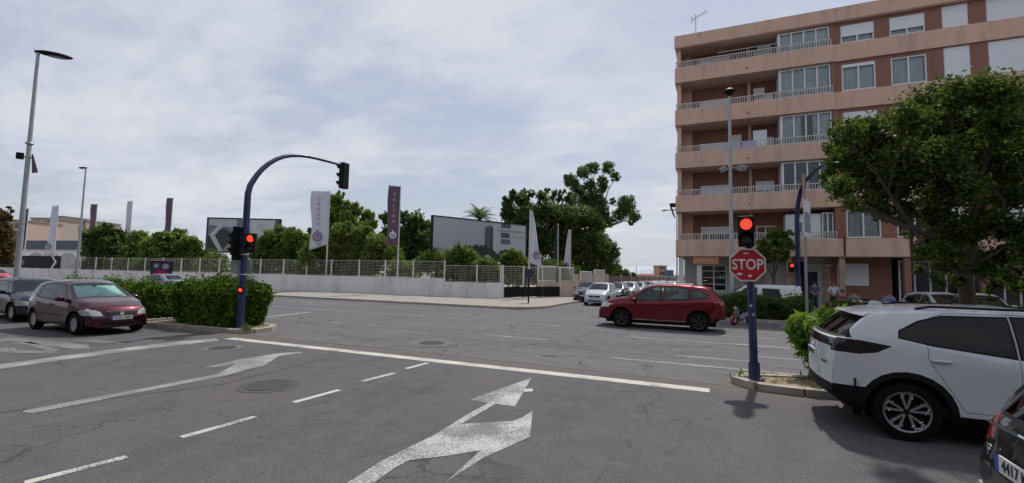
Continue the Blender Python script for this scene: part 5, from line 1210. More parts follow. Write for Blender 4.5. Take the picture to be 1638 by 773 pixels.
# ------------------------------------------------------------------ apartment building
YF = 33.0; XL = -2.4; XM = 6.55; XR = 27.0
b0 = [3.36+2.97*k for k in range(5)]           # undersides of the projecting bands
BH = 1.08
TOPZ = 18.55
bld = thing('apartment_building', 'six storey salmon and brick apartment building with open balconies', 'building', (XL, YF, 0))
def bl(name, mb, m, par=bld, **k):
    mb.xf(Matrix.Translation((-XL, -YF, 0))); return obj(name, mb, m, par, **k)
# outer shell: side, back, roof, floor slabs
bl('side_wall', MB().prism([(XL, YF+.02), (XL+.25, YF+.02), (XL+.25, YF+14), (XL, YF+14)], 3.36, TOPZ-.5), mSalmon)
bl('rear_wall', MB().box(XL, XR, YF+14, YF+14.3, 0, TOPZ-.5), mSalmon)
bl('right_side_wall', MB().box(XR-.25, XR, YF+.3, YF+14, 0, TOPZ-.5), mBrick)
bl('roof', MB().box(XL-.10, XR, YF-.22, YF+14.4, 17.68, 17.95).box(XL-.14, XR, YF-.26, YF-.02, 17.72, TOPZ).box(XL-.14, XL+.12, YF-.02, YF+14.4, 17.95, TOPZ), mSalmon)
bl('roof_hut', MB().box(8, 12, YF+5, YF+9, 17.95, 19.6), mSalmon)
for k, z in enumerate(b0):
    bl('balcony_parapet', MB().box(XL-.12, XM+.06, YF-.22, YF-.06, z, z+BH-.04).box(XL-.12, XL+.04, YF-.06, YF+1.6, z, z+BH-.04), mSalmon)
    bl('floor_slab', MB().box(XL+.04, XR-.3, YF-.055, YF+13.9, z+.002, z+.22), mSalmon)
    bl('facade_band', MB().box(XM+.065, XR, YF-.10, YF+.10, z, z+BH-.02), mSalmon)
    zt_ = b0[k+1] if k < 4 else 17.68
    # recessed back wall of the balcony, with its own windows and doors
    bl('balcony_back_wall', MB().box(XL+.3, XM-.2, YF+1.55, YF+1.7, z+.23, zt_-.002), mBrick)
    bl('balcony_side_wall', MB().box(XL+.26, XL+.9, YF+1.35, YF+1.54, z+.23, zt_-.004).box(2.0, 2.2, YF+1.3, YF+1.549, z+.23, zt_-.004), mSalmon)
    bl('soffit', MB().box(XL+.1, XM, YF-.04, YF+1.54, zt_-.03, zt_-.004), mSalmon)
    # brick of the right part (with openings left for the windows)
    bl('corner_pier', MB().box(XM-.06, XM+.20, YF-.05, YF+.4, z+BH-.02+.003, zt_), mBrick)
wins = [(7.05, 8.72, 'two'), (9.45, 11.1, 'two'), (11.85, 13.0, 'blind'), (13.75, 15.35, 'blind'), (16.4, 18.0, 'two'), (18.8, 20.4, 'two'), (21.4, 22.6, 'blind'), (23.4, 25.0, 'two')]
rw_ = random.Random(8)
def window(x0, x1, z0, z1, yf, kind, par=bld, blind=None, cur=True, nm='window'):
    fr = MB(); f = .075
    for a in ((x0, x1, z0, z0+f), (x0, x1, z1-f, z1)): fr.box(a[0], a[1], yf-.03, yf+.06, a[2], a[3])
    nb = 2 if x1-x0 < 1.9 else 4
    for i in range(nb+1):
        x = x0+(x1-x0-f)*i/nb; fr.box(x, x+f, yf-.025, yf+.055, z0+f, z1-f)
    wo = bl(nm, fr, mWhite, par)
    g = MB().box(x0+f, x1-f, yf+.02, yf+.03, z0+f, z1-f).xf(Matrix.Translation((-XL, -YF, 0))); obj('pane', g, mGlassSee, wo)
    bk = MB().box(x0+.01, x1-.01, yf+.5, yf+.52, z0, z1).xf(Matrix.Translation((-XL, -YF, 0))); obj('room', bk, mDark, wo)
    if cur:
        c = MB(); n = 20; xs2 = [x0+f+(x1-x0-2*f)*i/n for i in range(n+1)]; vs = [(x, yf+.16+.03*math.sin(i*2.2), z) for z in (z0+f, z1-f) for i, x in enumerate(xs2)]
        c.add(vs, [(i, i+1, n+2+i, n+1+i) for i in range(n) if not (cur == 'gap' and 8 <= i <= 12)]).xf(Matrix.Translation((-XL, -YF, 0))); obj('curtain', c, mCurtain, wo)
    if blind:
        zb = z1-(z1-z0)*blind; c = MB(); n = max(3, int((z1-zb)/.05))
        for i in range(n): za = zb+(z1-zb)*i/n; c.box(x0+f*.5, x1-f*.5, yf-.045, yf-.033, za, za+(z1-zb)/n-.006)
        c.xf(Matrix.Translation((-XL, -YF, 0))); obj('blind', c, mShutter, wo)
    return wo
mGlassSee = glassmat('pane_glass', .88, (.97, 1, 1))
blinds = {(4, 0): .62, (4, 1): .68, (4, 2): .99, (4, 3): .99, (3, 0): .12, (3, 1): 0, (3, 2): .99, (3, 3): .99, (2, 0): .5, (2, 1): .3, (1, 2): .9, (0, 2): .5, (0, 0): 0, (0, 1): 0}
for k, z in enumerate(b0):
    zt_ = b0[k+1] if k < 4 else 17.68
    xa = XM+.205
    for j, (x0, x1, kd) in enumerate(wins):
        z0 = z+BH+.02; z1 = zt_-.22 if kd == 'two' else zt_-.06
        bl('brick_wall', MB().box(xa, x0-.002, YF+.02, YF+.25, z+BH-.02+.004, zt_-.003).box(x0-.002, x1+.002, YF+.02, YF+.25, z1+.002, zt_-.003), mBrick)
        xa = x1+.002
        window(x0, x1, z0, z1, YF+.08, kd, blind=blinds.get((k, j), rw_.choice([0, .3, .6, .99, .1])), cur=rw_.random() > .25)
    bl('brick_wall', MB().box(xa, XR-.26, YF+.02, YF+.25, z+BH-.02+.004, zt_-.003), mBrick)
# glazed galleries and railings on the balconies
for k, z in enumerate(b0):
    zt_ = b0[k+1] if k < 4 else 17.68
    zr = z+BH+.36
    r_ = MB(); x1r = XM-.02
    r_.box(XL-.08, x1r, YF-.17, YF-.12, zr, zr+.05); r_.box(XL-.08, x1r, YF-.165, YF-.125, z+BH-.035, z+BH+.005)
    n = 62
    for i in range(n+1): x = XL-.06+(x1r-XL+.02)*i/n; r_.box(x, x+.045, YF-.16, YF-.13, z+BH+.005, zr)
    bl('railing', r_, mRail)
    if k >= 1:
        gx0 = 3.75+.02*(4-k); wo = window(gx0, XM-.08, z+BH+.02, zt_-.06 if k < 4 else zt_-.1, YF+.02, 'four', cur='gap' if k == 2 else (k != 1), nm='glazed_gallery')
        bl('gallery_side', MB().box(gx0-.06, gx0-.003, YF+.0, YF+1.5, z+BH, zt_-.07), mWhite)
    else:
        bl('white_cabin', MB().box(3.95, 5.8, YF+.25, YF+1.4, z+.3, z+BH+1.55), mWhite)
        window(4.5, 5.2, z+BH+.35, z+BH+1.1, YF+.20, 'two', cur=False)
        window(5.85, XM-.1, z+.9, z+BH+1.6, YF+.22, 'two', cur=True)
    # back wall details
    window(-1.0, 1.0, z+BH-.3, z+BH+(1.0 if k not in (1, 2) else .9), YF+1.50, 'two', blind=.9 if k in (1, 2, 3) else .35, cur=False)
    window(1.6+.8, 3.5, z+.6, z+BH+1.0, YF+1.50, 'two', blind=.4 if k != 0 else 0, cur=(k == 3))
    if k in (2, 3): bl('air_conditioner', MB().box(.9, 1.6, YF+1.2, YF+1.48, z+BH+.75, z+BH+1.25) if k == 2 else MB().box(2.35, 3.0, YF+1.1, YF+1.27, z+BH+.8, z+BH+1.3), mWhiteM)
mAwn = mat('awning_cloth', (.42, .42, .40), .8)
bl('awning', MB().prism([(YF-.15, 16.93), (YF-.13, 16.98), (YF+.5, 17.25), (YF+.48, 17.2)], .2, 3.6, 'x'), mAwn)
zl = b0[2]+BH+.40
lb_ = MB(); 
for i, (x0, x1) in enumerate([(.55, 1.5), (1.55, 2.4)]): 
    n = 10; vs = [(x0+(x1-x0)*a/n, YF-.19-.02*math.sin(a*1.7), zz_) for zz_ in (zl-.62, zl) for a in range(n+1)]; lb_.add(vs, [(a, a+1, n+2+a, n+1+a) for a in range(n)])
lb_.xf(Matrix.Translation((0, 0, 0)))
lo = obj('hanging_laundry', lb_, mat('lilac_sheet', (.42, .40, .52), .85)); tag(lo, 'pale lilac sheets hung over the railing of the third balcony', 'laundry')
dcab = MB().box(2.25, 3.05, YF+.6, YF+.66, b0[2]+BH-.2, b0[2]+BH+1.25); bl('white_balcony_door', dcab, mShutter)
dcab = MB().box(2.6, 3.4, YF+.7, YF+.76, b0[4]+BH-.2, b0[4]+BH+.95); bl('white_balcony_door', dcab, mShutter)
bl('drain_pipe', MB().tube([(XM+.35, YF-.13, 3.4), (XM+.35, YF-.13, 4.5)], .04, 6), mBlack)
for k, z in enumerate(b0): bl('drain_spout', MB().tube([(1.9, YF-.25, z+.35), (1.9, YF-.42, z+.33)], .035, 6), mBlack)
# side awning poking out at the left corner
bl('side_awning', MB().box(XL-.55, XL-.14, YF+.5, YF+2.2, 7.0, 7.05).prism([(XL-.6, 7.0), (XL-.55, 7.0), (XL-.30, 6.2), (XL-.35, 6.2)], YF+.5, YF+2.2, 'y'), mat('striped_awning_red', (.25, .06, .05), .8))
# ground floor
mStoneClad = mat('rubble_stone', (.33, .24, .18), .9, noise=.55, nscale=2.6, bump=1., bscale=5, coord='World')
mSignOr = mat('orange_shop_sign', (.46, .22, .08), .5, noise=.15, nscale=2)
mGreyW = mat('grey_shop_wall', (.40, .39, .38), .8, noise=.1)
YG = YF+1.75
bl('ground_wall', MB().box(XL+.3, -1.05, YG, YG+.2, 0, 3.35).box(-1.05, .62, YG, YG+.2, 0, 1.05).box(-1.05, .62, YG, YG+.2, 2.85, 3.35).box(.62, 1.6, YG, YG+.2, 0, 3.35).box(2.9, 4.1, YG, YG+.2, 0, 3.35), mGreyW)
bl('stone_wall', MB().box(1.6, 2.9, YG+.001, YG+.2, 0, 3.35).box(4.1, 4.9, YG-.12, YG+.2, 0, 3.35).box(6.05, 6.5, YG-.12, YG+.2, 0, 3.35), mStoneClad)
bl('ground_brick_wall', MB().box(6.5, 9.6, YG, YG+.2, 0, 3.35), mBrick); bl('ground_brick_wall', MB().box(16.1, XR, YG, YG+.2, 0, 3.35), mBrick)
bl('door_surround', MB().box(4.9, 6.05, YG-.10, YG+.1, 2.45, 3.35).box(5.80, 6.05, YG-.101, YG+.1, 0, 2.449), mGreyW)
bl('entrance_door', MB().box(4.92, 5.79, YG+.1, YG+.15, 0, 2.45), mDark)
bl('wall_lamp', MB().box(5.0, 6.6, YG-.2, YG-.11, 2.85, 2.93), mWhiteM)
for x in (XL+.05, -.98-.25, 3.9, 6.62, 9.7, 13, 16.5, 20, 24): bl('pillar', MB().box(x, x+.30, YF+.0, YF+.30, 0, 3.355), mWhiteM if x < 0 else (mStoneClad if x < 9 else mBrick))
sgn_ = bl('shop_sign', MB().box(-1.45, .10, YF-.14, YF-.05, 2.84, 3.30), mSignOr)
textmesh('CAFETERIA', .20, 'shop_lettering', mBeigeWall, sgn_, face(Vector((-.68-XL, -.145, 3.07)), -PI/2), .002)
wo = window(-1.02, .60, 1.06, 2.84, YG+.05, 'four', cur=False, nm='shop_window')
gb = MB()
for z in (1.5, 1.95, 2.4): gb.box(-.94, .52, YG+.02, YG+.045, z, z+.05)
bl('glazing_bar', gb, mWhite)
bl('shop_poster', MB().box(.68, 1.05, YG-.02, YG-.003, 1.6, 2.1), mat('yellow_poster', (.42, .42, .10), .6))
window(6.85, 8.45, 1.65, 3.0, YG-.03, 'two', blind=.99, cur=False)
window(9.95, 12.9, .4, 3.2, YG+.1, 'four', cur=False, nm='shop_window'); window(13.3, 16.0, .4, 3.2, YG+.1, 'four', cur=False, nm='shop_window')
bl('back_of_shop', MB().box(XL+.3, XR-.3, YG+1.2, YG+1.3, 0, 3.35), mDark)
# aerial on the roof
pa = PY(1113, 52, YF+.6)
t = thing('tv_aerial', 'thin television aerial on the roof edge of the salmon building', 'aerial', (pa.x, YF+.6, 17.95))
obj('mast', MB().tube([(0, 0, 0), (0, 0, 2.35)], .03, 6), mGalv, t)
am = MB().tube([(-.25, 0, 2.0), (.75, 0, 2.45)], .02, 5)
for k in range(6): x = -.15+k*.16; am.tube([(x, -.3, 2.04+k*.072), (x, .3, 2.04+k*.072)], .012, 4)
am.tube([(-.25, 0, 1.8), (-.25, 0, 2.3)], .02, 4)
obj('antenna', am, mGalv, t)

# ------------------------------------------------------------------ buildings far left and far right
mBeige = stained('beige_render', (.42, .36, .31), (.35, .28, .22), .2); mBrown = mat('brown_shade', (.13, .10, .085), .8)
mRoofB = mat('weathered_roof_edge', (.30, .24, .20), .9, noise=.2)
def far_block(label, a0, a1, b_top, dep, d_, stor, m, names='apartment_building', roof=None, b_bot=440):
    A = D(a0, 430, dep); B = D(a1, 430, dep); ang = math.atan2(B.y-A.y, B.x-A.x); W_ = math.dist((A.x, A.y), (B.x, B.y)); H = D(a0, b_top, dep).z
    t = thing(names, label, 'building', (A.x, A.y, 0), ang); obj('wall', MB().box(0, W_, 0, d_, 0, H), m, t)
    obj('roof', MB().box(-.3, W_+.3, -.3, d_+.3, H, H+.35), roof or mRoofB, t)
    n = max(2, int(W_/3.2)); sh = H/stor
    for s in range(stor):
        obj('balcony', MB().box(.5, W_-.5, -1.1, -.003, s*sh+sh*.02, s*sh+sh*.36) if s else MB().box(.2, W_-.2, -.2, -.003, sh*.85, sh*.95), m, t)
        for i in range(n):
            x = W_*(i+.5)/n; obj('window', MB().box(x-.8, x+.8, -.05, -.003, s*sh+sh*.38, s*sh+sh*.82), mBrown if (i+s) % 3 else mGlassB, t)
    return t
far_block('beige apartment block with brown balconies behind the dark banded showroom', 42, 82, 349, 150, 14, 5, mBeige)
far_block('beige block with terraces, right of the other beige block', 94, 132, 352, 160, 14, 5, mBeige)
far_block('pale low house at the left edge behind the autumn tree', -10, 32, 352, 140, 12, 4, mat('pink_render', (.48, .36, .31), .9))
far_block('low grey penthouse block between the beige blocks', 78, 96, 346, 175, 10, 5, mat('grey_render', (.40, .38, .36), .9))
# showroom
A = D(32, 430, 92); B = D(136, 430, 88); ang = math.atan2(B.y-A.y, B.x-A.x); W_ = math.dist((A.x, A.y), (B.x, B.y)); z1 = D(85, 385, 90).z; z0 = D(85, 399, 90).z
t = thing('showroom', 'low white showroom with a dark blue grey roof band', 'building', (A.x, A.y, 0), ang)
obj('wall', MB().box(0, W_+6, 0, 12, 0, z0), mWhite, t); obj('roof_band', MB().box(-.4, W_+6.4, -.5, 12, z0, z1), mat('slate_band', (.05, .065, .10), .5), t)
for i in range(4):
    x = 3+i*W_/4+1; n = 12; arcp = [(x-2.2, .3)]+[(x+2.2*math.cos(PI-PI*k/n), z0*.55+z0*.32*math.sin(PI*k/n)) for k in range(n+1)]+[(x+2.2, .3)]
    obj('arched_window', MB().prism(arcp, -.05, -.003, 'y'), mSignBack, t)
# dark banner on the fence, far left
xa_, xb_ = D(2, 420, 62), D(103, 420, 55)
t = thing('fence_banner', 'long black banner with white script on the fence above the wall', 'banner', (-101.6, wy(-101.6)-.12, 0), math.atan(.066))
obj('cloth', MB().box(0, 33, -.02, .02, 1.55, 3.0), mBlack, t)
Mx_ = Matrix.Translation((0, 0, 0))
textmesh('Salinas', 1.1, 'banner_lettering', mSignBack, t, face(Vector((24.5, -.03, 2.3)), -PI/2), .005)
textmesh('Salinas', .9, 'banner_lettering', mSignBack, t, face(Vector((8, -.03, 2.3)), -PI/2), .005)
obj('chevron', MB().prism([(31.2, 3.0), (31.5, 3.0), (32.3, 2.3), (31.5, 1.56), (31.2, 1.56), (31.9, 2.3)], -.03, -.0205, 'y'), mSignWhite, t)
# far right of the street: ochre tower, sign, masts, low roofs
far_block('small ochre building at the end of the street', 1055, 1066, 426, 190, 8, 3, mat('ochre_render', (.46, .26, .16), .9), 'ochre_building')
p_ = D(1070, 440, 90); t = thing('road_sign', 'blue grey rectangular road sign at the end of the street', 'sign', (p_.x, p_.y, 0))
obj('post', MB().tube([(0, .1, 0), (0, .1, 2.2)], .06, 6), mBlack, t); obj('panel', MB().box(-.85, .85, 0, .05, 2.2, 3.4), mat('blue_sign', (.07, .13, .20), .5), t)
p_ = D(1068, 445, 110)
for i, (a, h_, dep) in enumerate([(1018, 425, 230), (1030, 431, 300), (1035, 431, 320), (1040, 430, 310), (1047, 431, 330), (1052, 432, 300), (1044, 433, 350), (1026, 433, 340)]):
    q = D(a, 441, dep); tt = D(a, h_, dep).z
    tag(obj('boat_mast', MB().tube([(0, 0, 0), (0, 0, tt)], .16, 5), mSignBack, loc=(q.x, q.y, 0)), 'thin pale mast standing in the distance at the end of the street' if i else 'tallest thin mast in the distance, nearest to the trees', 'mast', 'distant masts')
far_block('long low pale building across the end of the street', 1000, 1105, 440, 260, 12, 1, mat('pale_render', (.5, .48, .46), .9), 'low_building')
q = D(1030, 445, 120); t = thing('market_awning', 'row of red awnings near the end of the street', 'awning', (q.x, q.y, 0))
obj('canopy', MB().prism([(0, 2.3), (0, 2.4), (1.6, 2.8), (3.2, 2.4), (3.2, 2.3)], -1.5, 2.8, 'x'), mat('red_awning', (.22, .05, .04), .8), t)
for x in (-1.3, .6, 2.6): obj('post', MB().tube([(x, .3, 0), (x, .3, 2.4)], .05, 5), mGalv, t)

# ------------------------------------------------------------------ people
mSkin = mat('skin', (.34, .19, .13), .6)
def skin(name, pts, edges, radii, m, parent, sub=2):
    me = bpy.data.meshes.new(name); me.from_pydata(pts, edges, []); me.materials.append(m); o = link(name, me, parent)
    sk = o.modifiers.new('skin', 'SKIN'); 
    if not me.skin_vertices: me.skin_vertices.new()
    for v, r in zip(me.skin_vertices[0].data, radii): v.radius = (r, r) if not hasattr(r, '__len__') else r
    me.skin_vertices[0].data[0].use_root = True
    sb_ = o.modifiers.new('sub', 'SUBSURF'); sb_.levels = sub; sb_.render_levels = sub
    for p in me.polygons: p.use_smooth = True
    sk.use_smooth_shade = True; return o
def person(label, loc, rotz, pose, shirt, trousers, hair, group=None):
    """figure facing +Y locally; pose: stand / sit"""
    t = thing('person', label, 'person', loc, rotz, group)
    if pose == 'stand':
        J = dict(p=(0, 0, .94), c=(0, .01, 1.16), h=(0, 0, 1.38), n=(0, .01, 1.50), s1=(-.18, 0, 1.40), s2=(.18, 0, 1.40), e1=(-.23, -.02, 1.12), e2=(.25, .05, 1.13), w1=(-.22, .08, .88), w2=(.16, .24, 1.04),
                 k1=(-.10, .03, .50), k2=(.11, .05, .50), a1=(-.11, -.02, .09), a2=(.14, .04, .09), t1=(-.12, .14, .035), t2=(.17, .20, .035), i1=(-.09, 0, .88), i2=(.09, 0, .88))
    else:
        J = dict(p=(0, 0, .52), c=(0, -.02, .74), h=(0, .02, .95), n=(0, .04, 1.07), s1=(-.18, .02, .98), s2=(.18, .02, .98), e1=(-.25, .08, .72), e2=(.25, .08, .72), w1=(-.15, .32, .76), w2=(.14, .34, .76),
                 k1=(-.12, .42, .52), k2=(.13, .42, .52), a1=(-.12, .40, .10), a2=(.14, .46, .10), t1=(-.12, .54, .04), t2=(.15, .60, .04), i1=(-.09, .02, .50), i2=(.09, .02, .50))
    K = ['p', 'c', 'h', 'n', 's1', 's2', 'e1', 'e2', 'w1', 'w2', 'i1', 'i2', 'k1', 'k2', 'a1', 'a2', 't1', 't2']
    rad = dict(p=.13, c=.125, h=.125, n=.052, s1=.062, s2=.062, e1=.042, e2=.042, w1=.028, w2=.028, i1=.085, i2=.085, k1=.058, k2=.058, a1=.04, a2=.04, t1=.035, t2=.035)
    E = [('p', 'c'), ('c', 'h'), ('h', 'n'), ('h', 's1'), ('h', 's2'), ('s1', 'e1'), ('s2', 'e2'), ('e1', 'w1'), ('e2', 'w2'), ('p', 'i1'), ('p', 'i2'), ('i1', 'k1'), ('i2', 'k2'), ('k1', 'a1'), ('k2', 'a2'), ('a1', 't1'), ('a2', 't2')]
    pts = [J[k] for k in K]; r_ = [rad[k] for k in K]; ed = [(K.index(a), K.index(b)) for a, b in E]
    nx, ny, nz = J['n']; i0 = len(pts)
    pts += [(nx, ny+.01, nz+.06), (nx, ny+.02, nz+.15), (nx, ny+.015, nz+.22)]; r_ += [.062, .085, .07]; ed += [(3, i0), (i0, i0+1), (i0+1, i0+2)]
    for s, wk, ek in ((-1, 'w1', 'e1'), (1, 'w2', 'e2')):      # hand: palm and five fingers
        w_ = Vector(J[wk]); d = (w_-Vector(J[ek])).normalized(); side_ = d.cross(Vector((0, 0, 1))).normalized() if abs(d.z) < .9 else Vector((0, 1, 0))
        j = len(pts); pts.append(tuple(w_+d*.05)); r_.append(.026); ed.append((K.index(wk), j)); pts.append(tuple(w_+d*.09)); r_.append(.030); ed.append((j, j+1))
        for q, (off, ln) in enumerate([(-.026, .062), (-.009, .075), (.009, .07), (.026, .055)]):
            b_ = len(pts); pts += [tuple(w_+d*.12+side_*off), tuple(w_+d*(.12+ln*.6)+side_*off*1.1-Vector((0, 0, .01))), tuple(w_+d*(.12+ln)+side_*off*1.1-Vector((0, 0, .03)))]; r_ += [.009, .008, .007]; ed += [(j+1, b_), (b_, b_+1), (b_+1, b_+2)]
        b_ = len(pts); pts += [tuple(w_+d*.07+side_*.04), tuple(w_+d*.11+side_*.055)]; r_ += [.010, .008]; ed += [(j, b_), (b_, b_+1)]
    skin('body', pts, ed, r_, mSkin, t)
    fc = Vector((nx, ny+.02, nz+.14))
    fm = MB().ball(fc+Vector((0, .085, -.01)), (.014, .02, .024), 8, 6); 
    for s in (-1, 1): fm.ball(fc+Vector((s*.082, 0, -.005)), (.012, .02, .03), 8, 6)
    obj('nose_and_ears', fm, mSkin, t, True)
    for s in (-1, 1): obj('eye', MB().ball(fc+Vector((s*.03, .077, .015)), (.012, .01, .008), 8, 6), mDark, t, True)
    obj('mouth', MB().ball(fc+Vector((0, .08, -.05)), (.024, .008, .006), 8, 6), mSignRed, t, True)
    hm = MB().ball(fc+Vector((0, -.018, .035)), (.098, .105, .095), 16, 10); obj('hair', hm, hair, t, True)
    sk_ = ['p', 'c', 'h', 's1', 's2', 'e1', 'e2']; skr = dict(p=.145, c=.14, h=.135, s1=.078, s2=.078, e1=.058, e2=.058)
    skin('shirt', [J[k] for k in sk_], [(0, 1), (1, 2), (2, 3), (2, 4), (3, 5), (4, 6)], [skr[k] for k in sk_], shirt, t)
    tk = ['p', 'i1', 'i2', 'k1', 'k2', 'a1', 'a2']; tr_ = dict(p=.14, i1=.10, i2=.10, k1=.075, k2=.075, a1=.058, a2=.058); P_ = {k: J[k] for k in tk}
    for k in ('a1', 'a2'): P_[k] = (J[k][0], J[k][1], J[k][2]+.05)
    skin('trousers', [P_[k] for k in tk], [(0, 1), (0, 2), (1, 3), (2, 4), (3, 5), (4, 6)], [tr_[k] for k in tk], trousers, t)
    for s in ('1', '2'):
        a = Vector(J['a'+s]); b = Vector(J['t'+s]); obj('shoe', MB().tube([(a.x, a.y-.05, .045), (a.x, a.y+.02, .05), (b.x, b.y, .035), (b.x, b.y+.05, .03)], [.04, .048, .045, .03], 8), mBlack, t, True)
    return t
def cloth(n, c): return mat(n, c, .85, noise=.1)
hB = mat('brown_hair', (.05, .028, .015), .7); hG = mat('grey_hair', (.22, .21, .20), .7); hR = mat('red_cap', (.20, .03, .04), .7); hK = mat('black_hair', (.012, .01, .01), .6)
ZP = .13
def pp_(a, y): d = ray(a, 470); return (d[0]*y/d[1], y, ZP)
jean = cloth('dark_jeans', (.03, .04, .07)); blk = cloth('black_trousers', (.02, .02, .022))
person('person in a pale blue shirt and red cap standing by the doorway pillar', pp_(1334, 31.2), R(170), 'stand', cloth('pale_blue_shirt', (.42, .48, .55)), blk, hR, 'people outside the cafe')
person('seated person in a crimson top beside the one in the red cap', pp_(1347, 30.6), R(200), 'sit', cloth('crimson_top', (.28, .05, .10)), blk, hB, 'people outside the cafe')
person('seated person in grey with dark trousers, right of the crimson top', pp_(1366, 30.4), R(150), 'sit', cloth('grey_top', (.16, .17, .18)), blk, hK, 'people outside the cafe')
person('person in a violet blue shirt with brown hair seated below the brick pier', pp_(1422, 29.8), R(190), 'sit', cloth('violet_shirt', (.16, .16, .38)), jean, hB, 'people outside the cafe')
person('grey haired person in a navy top seated before the dark shop window', pp_(1463, 30.0), R(175), 'sit', cloth('navy_top', (.03, .04, .11)), jean, hG, 'people outside the cafe')
person('person in dark blue standing inside the dark entrance door', pp_(1303, 33.1), R(185), 'stand', cloth('blue_top', (.05, .06, .16)), jean, hK, 'people outside the cafe')
# cafe furniture
def chair(label, loc, rz, m):
    t = thing('cafe_chair', label, 'chair', loc, rz, 'cafe chairs')
    obj('seat', MB().box(-.21, .21, -.2, .22, .44, .47), m, t, bevel=.01); obj('backrest', MB().box(-.21, .21, -.23, -.20, .55, .88), m, t, bevel=.01)
    for x in (-.19, .19):
        obj('leg', MB().tube([(x, -.2, 0), (x, -.21, .88)], .013, 6), mGalv, t); obj('leg', MB().tube([(x, .2, 0), (x, .19, .45)], .013, 6), mGalv, t)
    return t
def table(label, loc, m, w_=.42):
    t = thing('cafe_table', label, 'table', loc, 0, 'cafe tables')
    obj('tabletop', MB().box(-w_, w_, -.38, .38, .72, .75), m, t, bevel=.008); obj('pedestal', MB().tube([(0, 0, 0), (0, 0, .72)], .03, 8), mGalv, t); obj('foot', MB().box(-.25, .25, -.03, .03, 0, .03).box(-.03, .03, -.25, .25, .0, .029), mGalv, t); return t
mTurq = mat('turquoise_plastic', (.08, .30, .36), .5); mChairG = mat('grey_chair', (.22, .22, .22), .6)
for (a, y, r, m, lab) in [(1347, 30.5, 200, mChairG, 'grey cafe chair under the person in crimson'), (1366, 30.3, 150, mChairG, 'grey cafe chair under the person in grey'), (1422, 29.7, 190, mChairG, 'grey cafe chair under the person in violet blue'), (1463, 29.9, 175, mBlack, 'dark cafe chair under the grey haired person'), (1487, 29.2, 150, mTurq, 'turquoise cafe chair by the pale table near the tree'), (1382, 29.6, 20, mBlack, 'empty black cafe chair next to the long white table')]:
    x, yy, z = pp_(a, y); chair(lab, (x, yy, z), R(r), m)
for (a, y, w_, m, lab) in [(1393, 29.7, 1.0, mShutter, 'long white cafe table left of the person in violet blue'), (1443, 29.3, .45, mBeigeWall, 'small beige cafe table between two seated people'), (1502, 29.0, .6, mShutter, 'pale cafe table beside the turquoise chair')]:
    x, yy, z = pp_(a, y); table(lab, (x, yy, z), m, w_)
x, yy, z = pp_(1512, 29.6)
t = thing('menu_board', 'grey folding menu board left of the street tree trunk', 'menu board', (x+.4, yy, z), R(10))
for s in (-1, 1): obj('board', MB().add([(-.35, s*.3, 0), (.35, s*.3, 0), (.35, s*.02, 1.25), (-.35, s*.02, 1.25)], [(0, 1, 2, 3)]), mSignBack, t).modifiers.new('s', 'SOLIDIFY').thickness = .02

# ------------------------------------------------------------------ vehicles
def P_(n, c, r=.3, m=0): return carpaint(n, c, m, r)
cars = {}
def place(o, x, y, rz, z=0): o.location = (x, y, z); o.rotation_euler = (0, 0, R(rz)); return o
def suv_extra(root, S, paint):
    sp_ = MB(); pl = [(-1.45, 1.565), (-1.80, 1.52), (-1.83, 1.50), (-1.58, 1.48)]
    vs = []
    for y in np.linspace(-1, 1, 15):
        c = 1-abs(y)**5*.3; yy = y*.66
        for (x, z) in pl: vs.append((-1.45+(x+1.45)*c, yy, z-.035*abs(y)**3))
    sp_.add(vs, [(4*i+j, 4*i+(j+1) % 4, 4*(i+1)+(j+1) % 4, 4*(i+1)+j) for i in range(14) for j in range(4)]+[(0, 1, 2, 3), (59, 58, 57, 56)])
    obj('roof_spoiler', sp_, paint, root, True)
    obj('roof_aerial', MB().prism([(-1.50, 1.56), (-1.30, 1.58), (-1.37, 1.64), (-1.45, 1.645)], -.02, .02, 'y'), paint, root, bevel=.008)
    plate(root, -2.168, .0, .90, '5024 LMC', -1, tilt=R(-4))
    for s in (-1, 1): obj('reflector', MB().box(-1.86, -1.845, s*.86-.02, s*.86+.02, .52, .70), mBlack, root)
    obj('rear_badge', MB().box(-2.145, -2.135, -.70, -.52, .84, .865), mBlack, root)
    for s in (-1, 1): obj('roof_rail', MB().tube([(-1.15, s*.60, 1.575), (-1.0, s*.61, 1.61), (.2, s*.62, 1.60), (.32, s*.61, 1.55)], .016, 6), mBlack, root, True)
    badge(root, -2.15, .98, -1, .055)
place(build_car('suv', 'white crossover with black arch trim parked nose in beside the oleander', dict(SUV, cat='suv', extra=[suv_extra]), P_('white_car_paint', (.60, .61, .63), .25)), 3.42, 7.17+.86, 0)
def cross_extra(root, S, paint):
    for s in (-1, 1): obj('roof_rail', MB().tube([(-1.3, s*.60, 1.63), (-1.1, s*.62, 1.675), (.1, s*.62, 1.69), (.3, s*.61, 1.64)], .018, 6), mChrome, root, True)
    obj('roof_aerial', MB().prism([(-1.35, 1.62), (-1.15, 1.63), (-1.22, 1.70), (-1.30, 1.705)], -.02, .02, 'y'), mBlack, root)
    obj('roof_bar', MB().box(.30, .38, -.05, .05, 1.62, 1.70), mBlack, root)
    obj('roof_spoiler', MB().prism([(-1.45, 1.615), (-1.86, 1.56), (-1.88, 1.54), (-1.60, 1.53)], -.56, .56, 'y'), paint, root, bevel=.01)
place(build_car('crossover', 'deep red crossover driving left across the junction', dict(CROSS, cat='suv', extra=[cross_extra]), P_('red_car_paint', (.155, .003, .014), .33, .65)), -2.02, 18.78, 180)
person('driver in a pale top seated inside the red crossover', (-2.25, 18.42, .16), R(90), 'sit', cloth('white_shirt', (.5, .5, .5)), jean, hB)
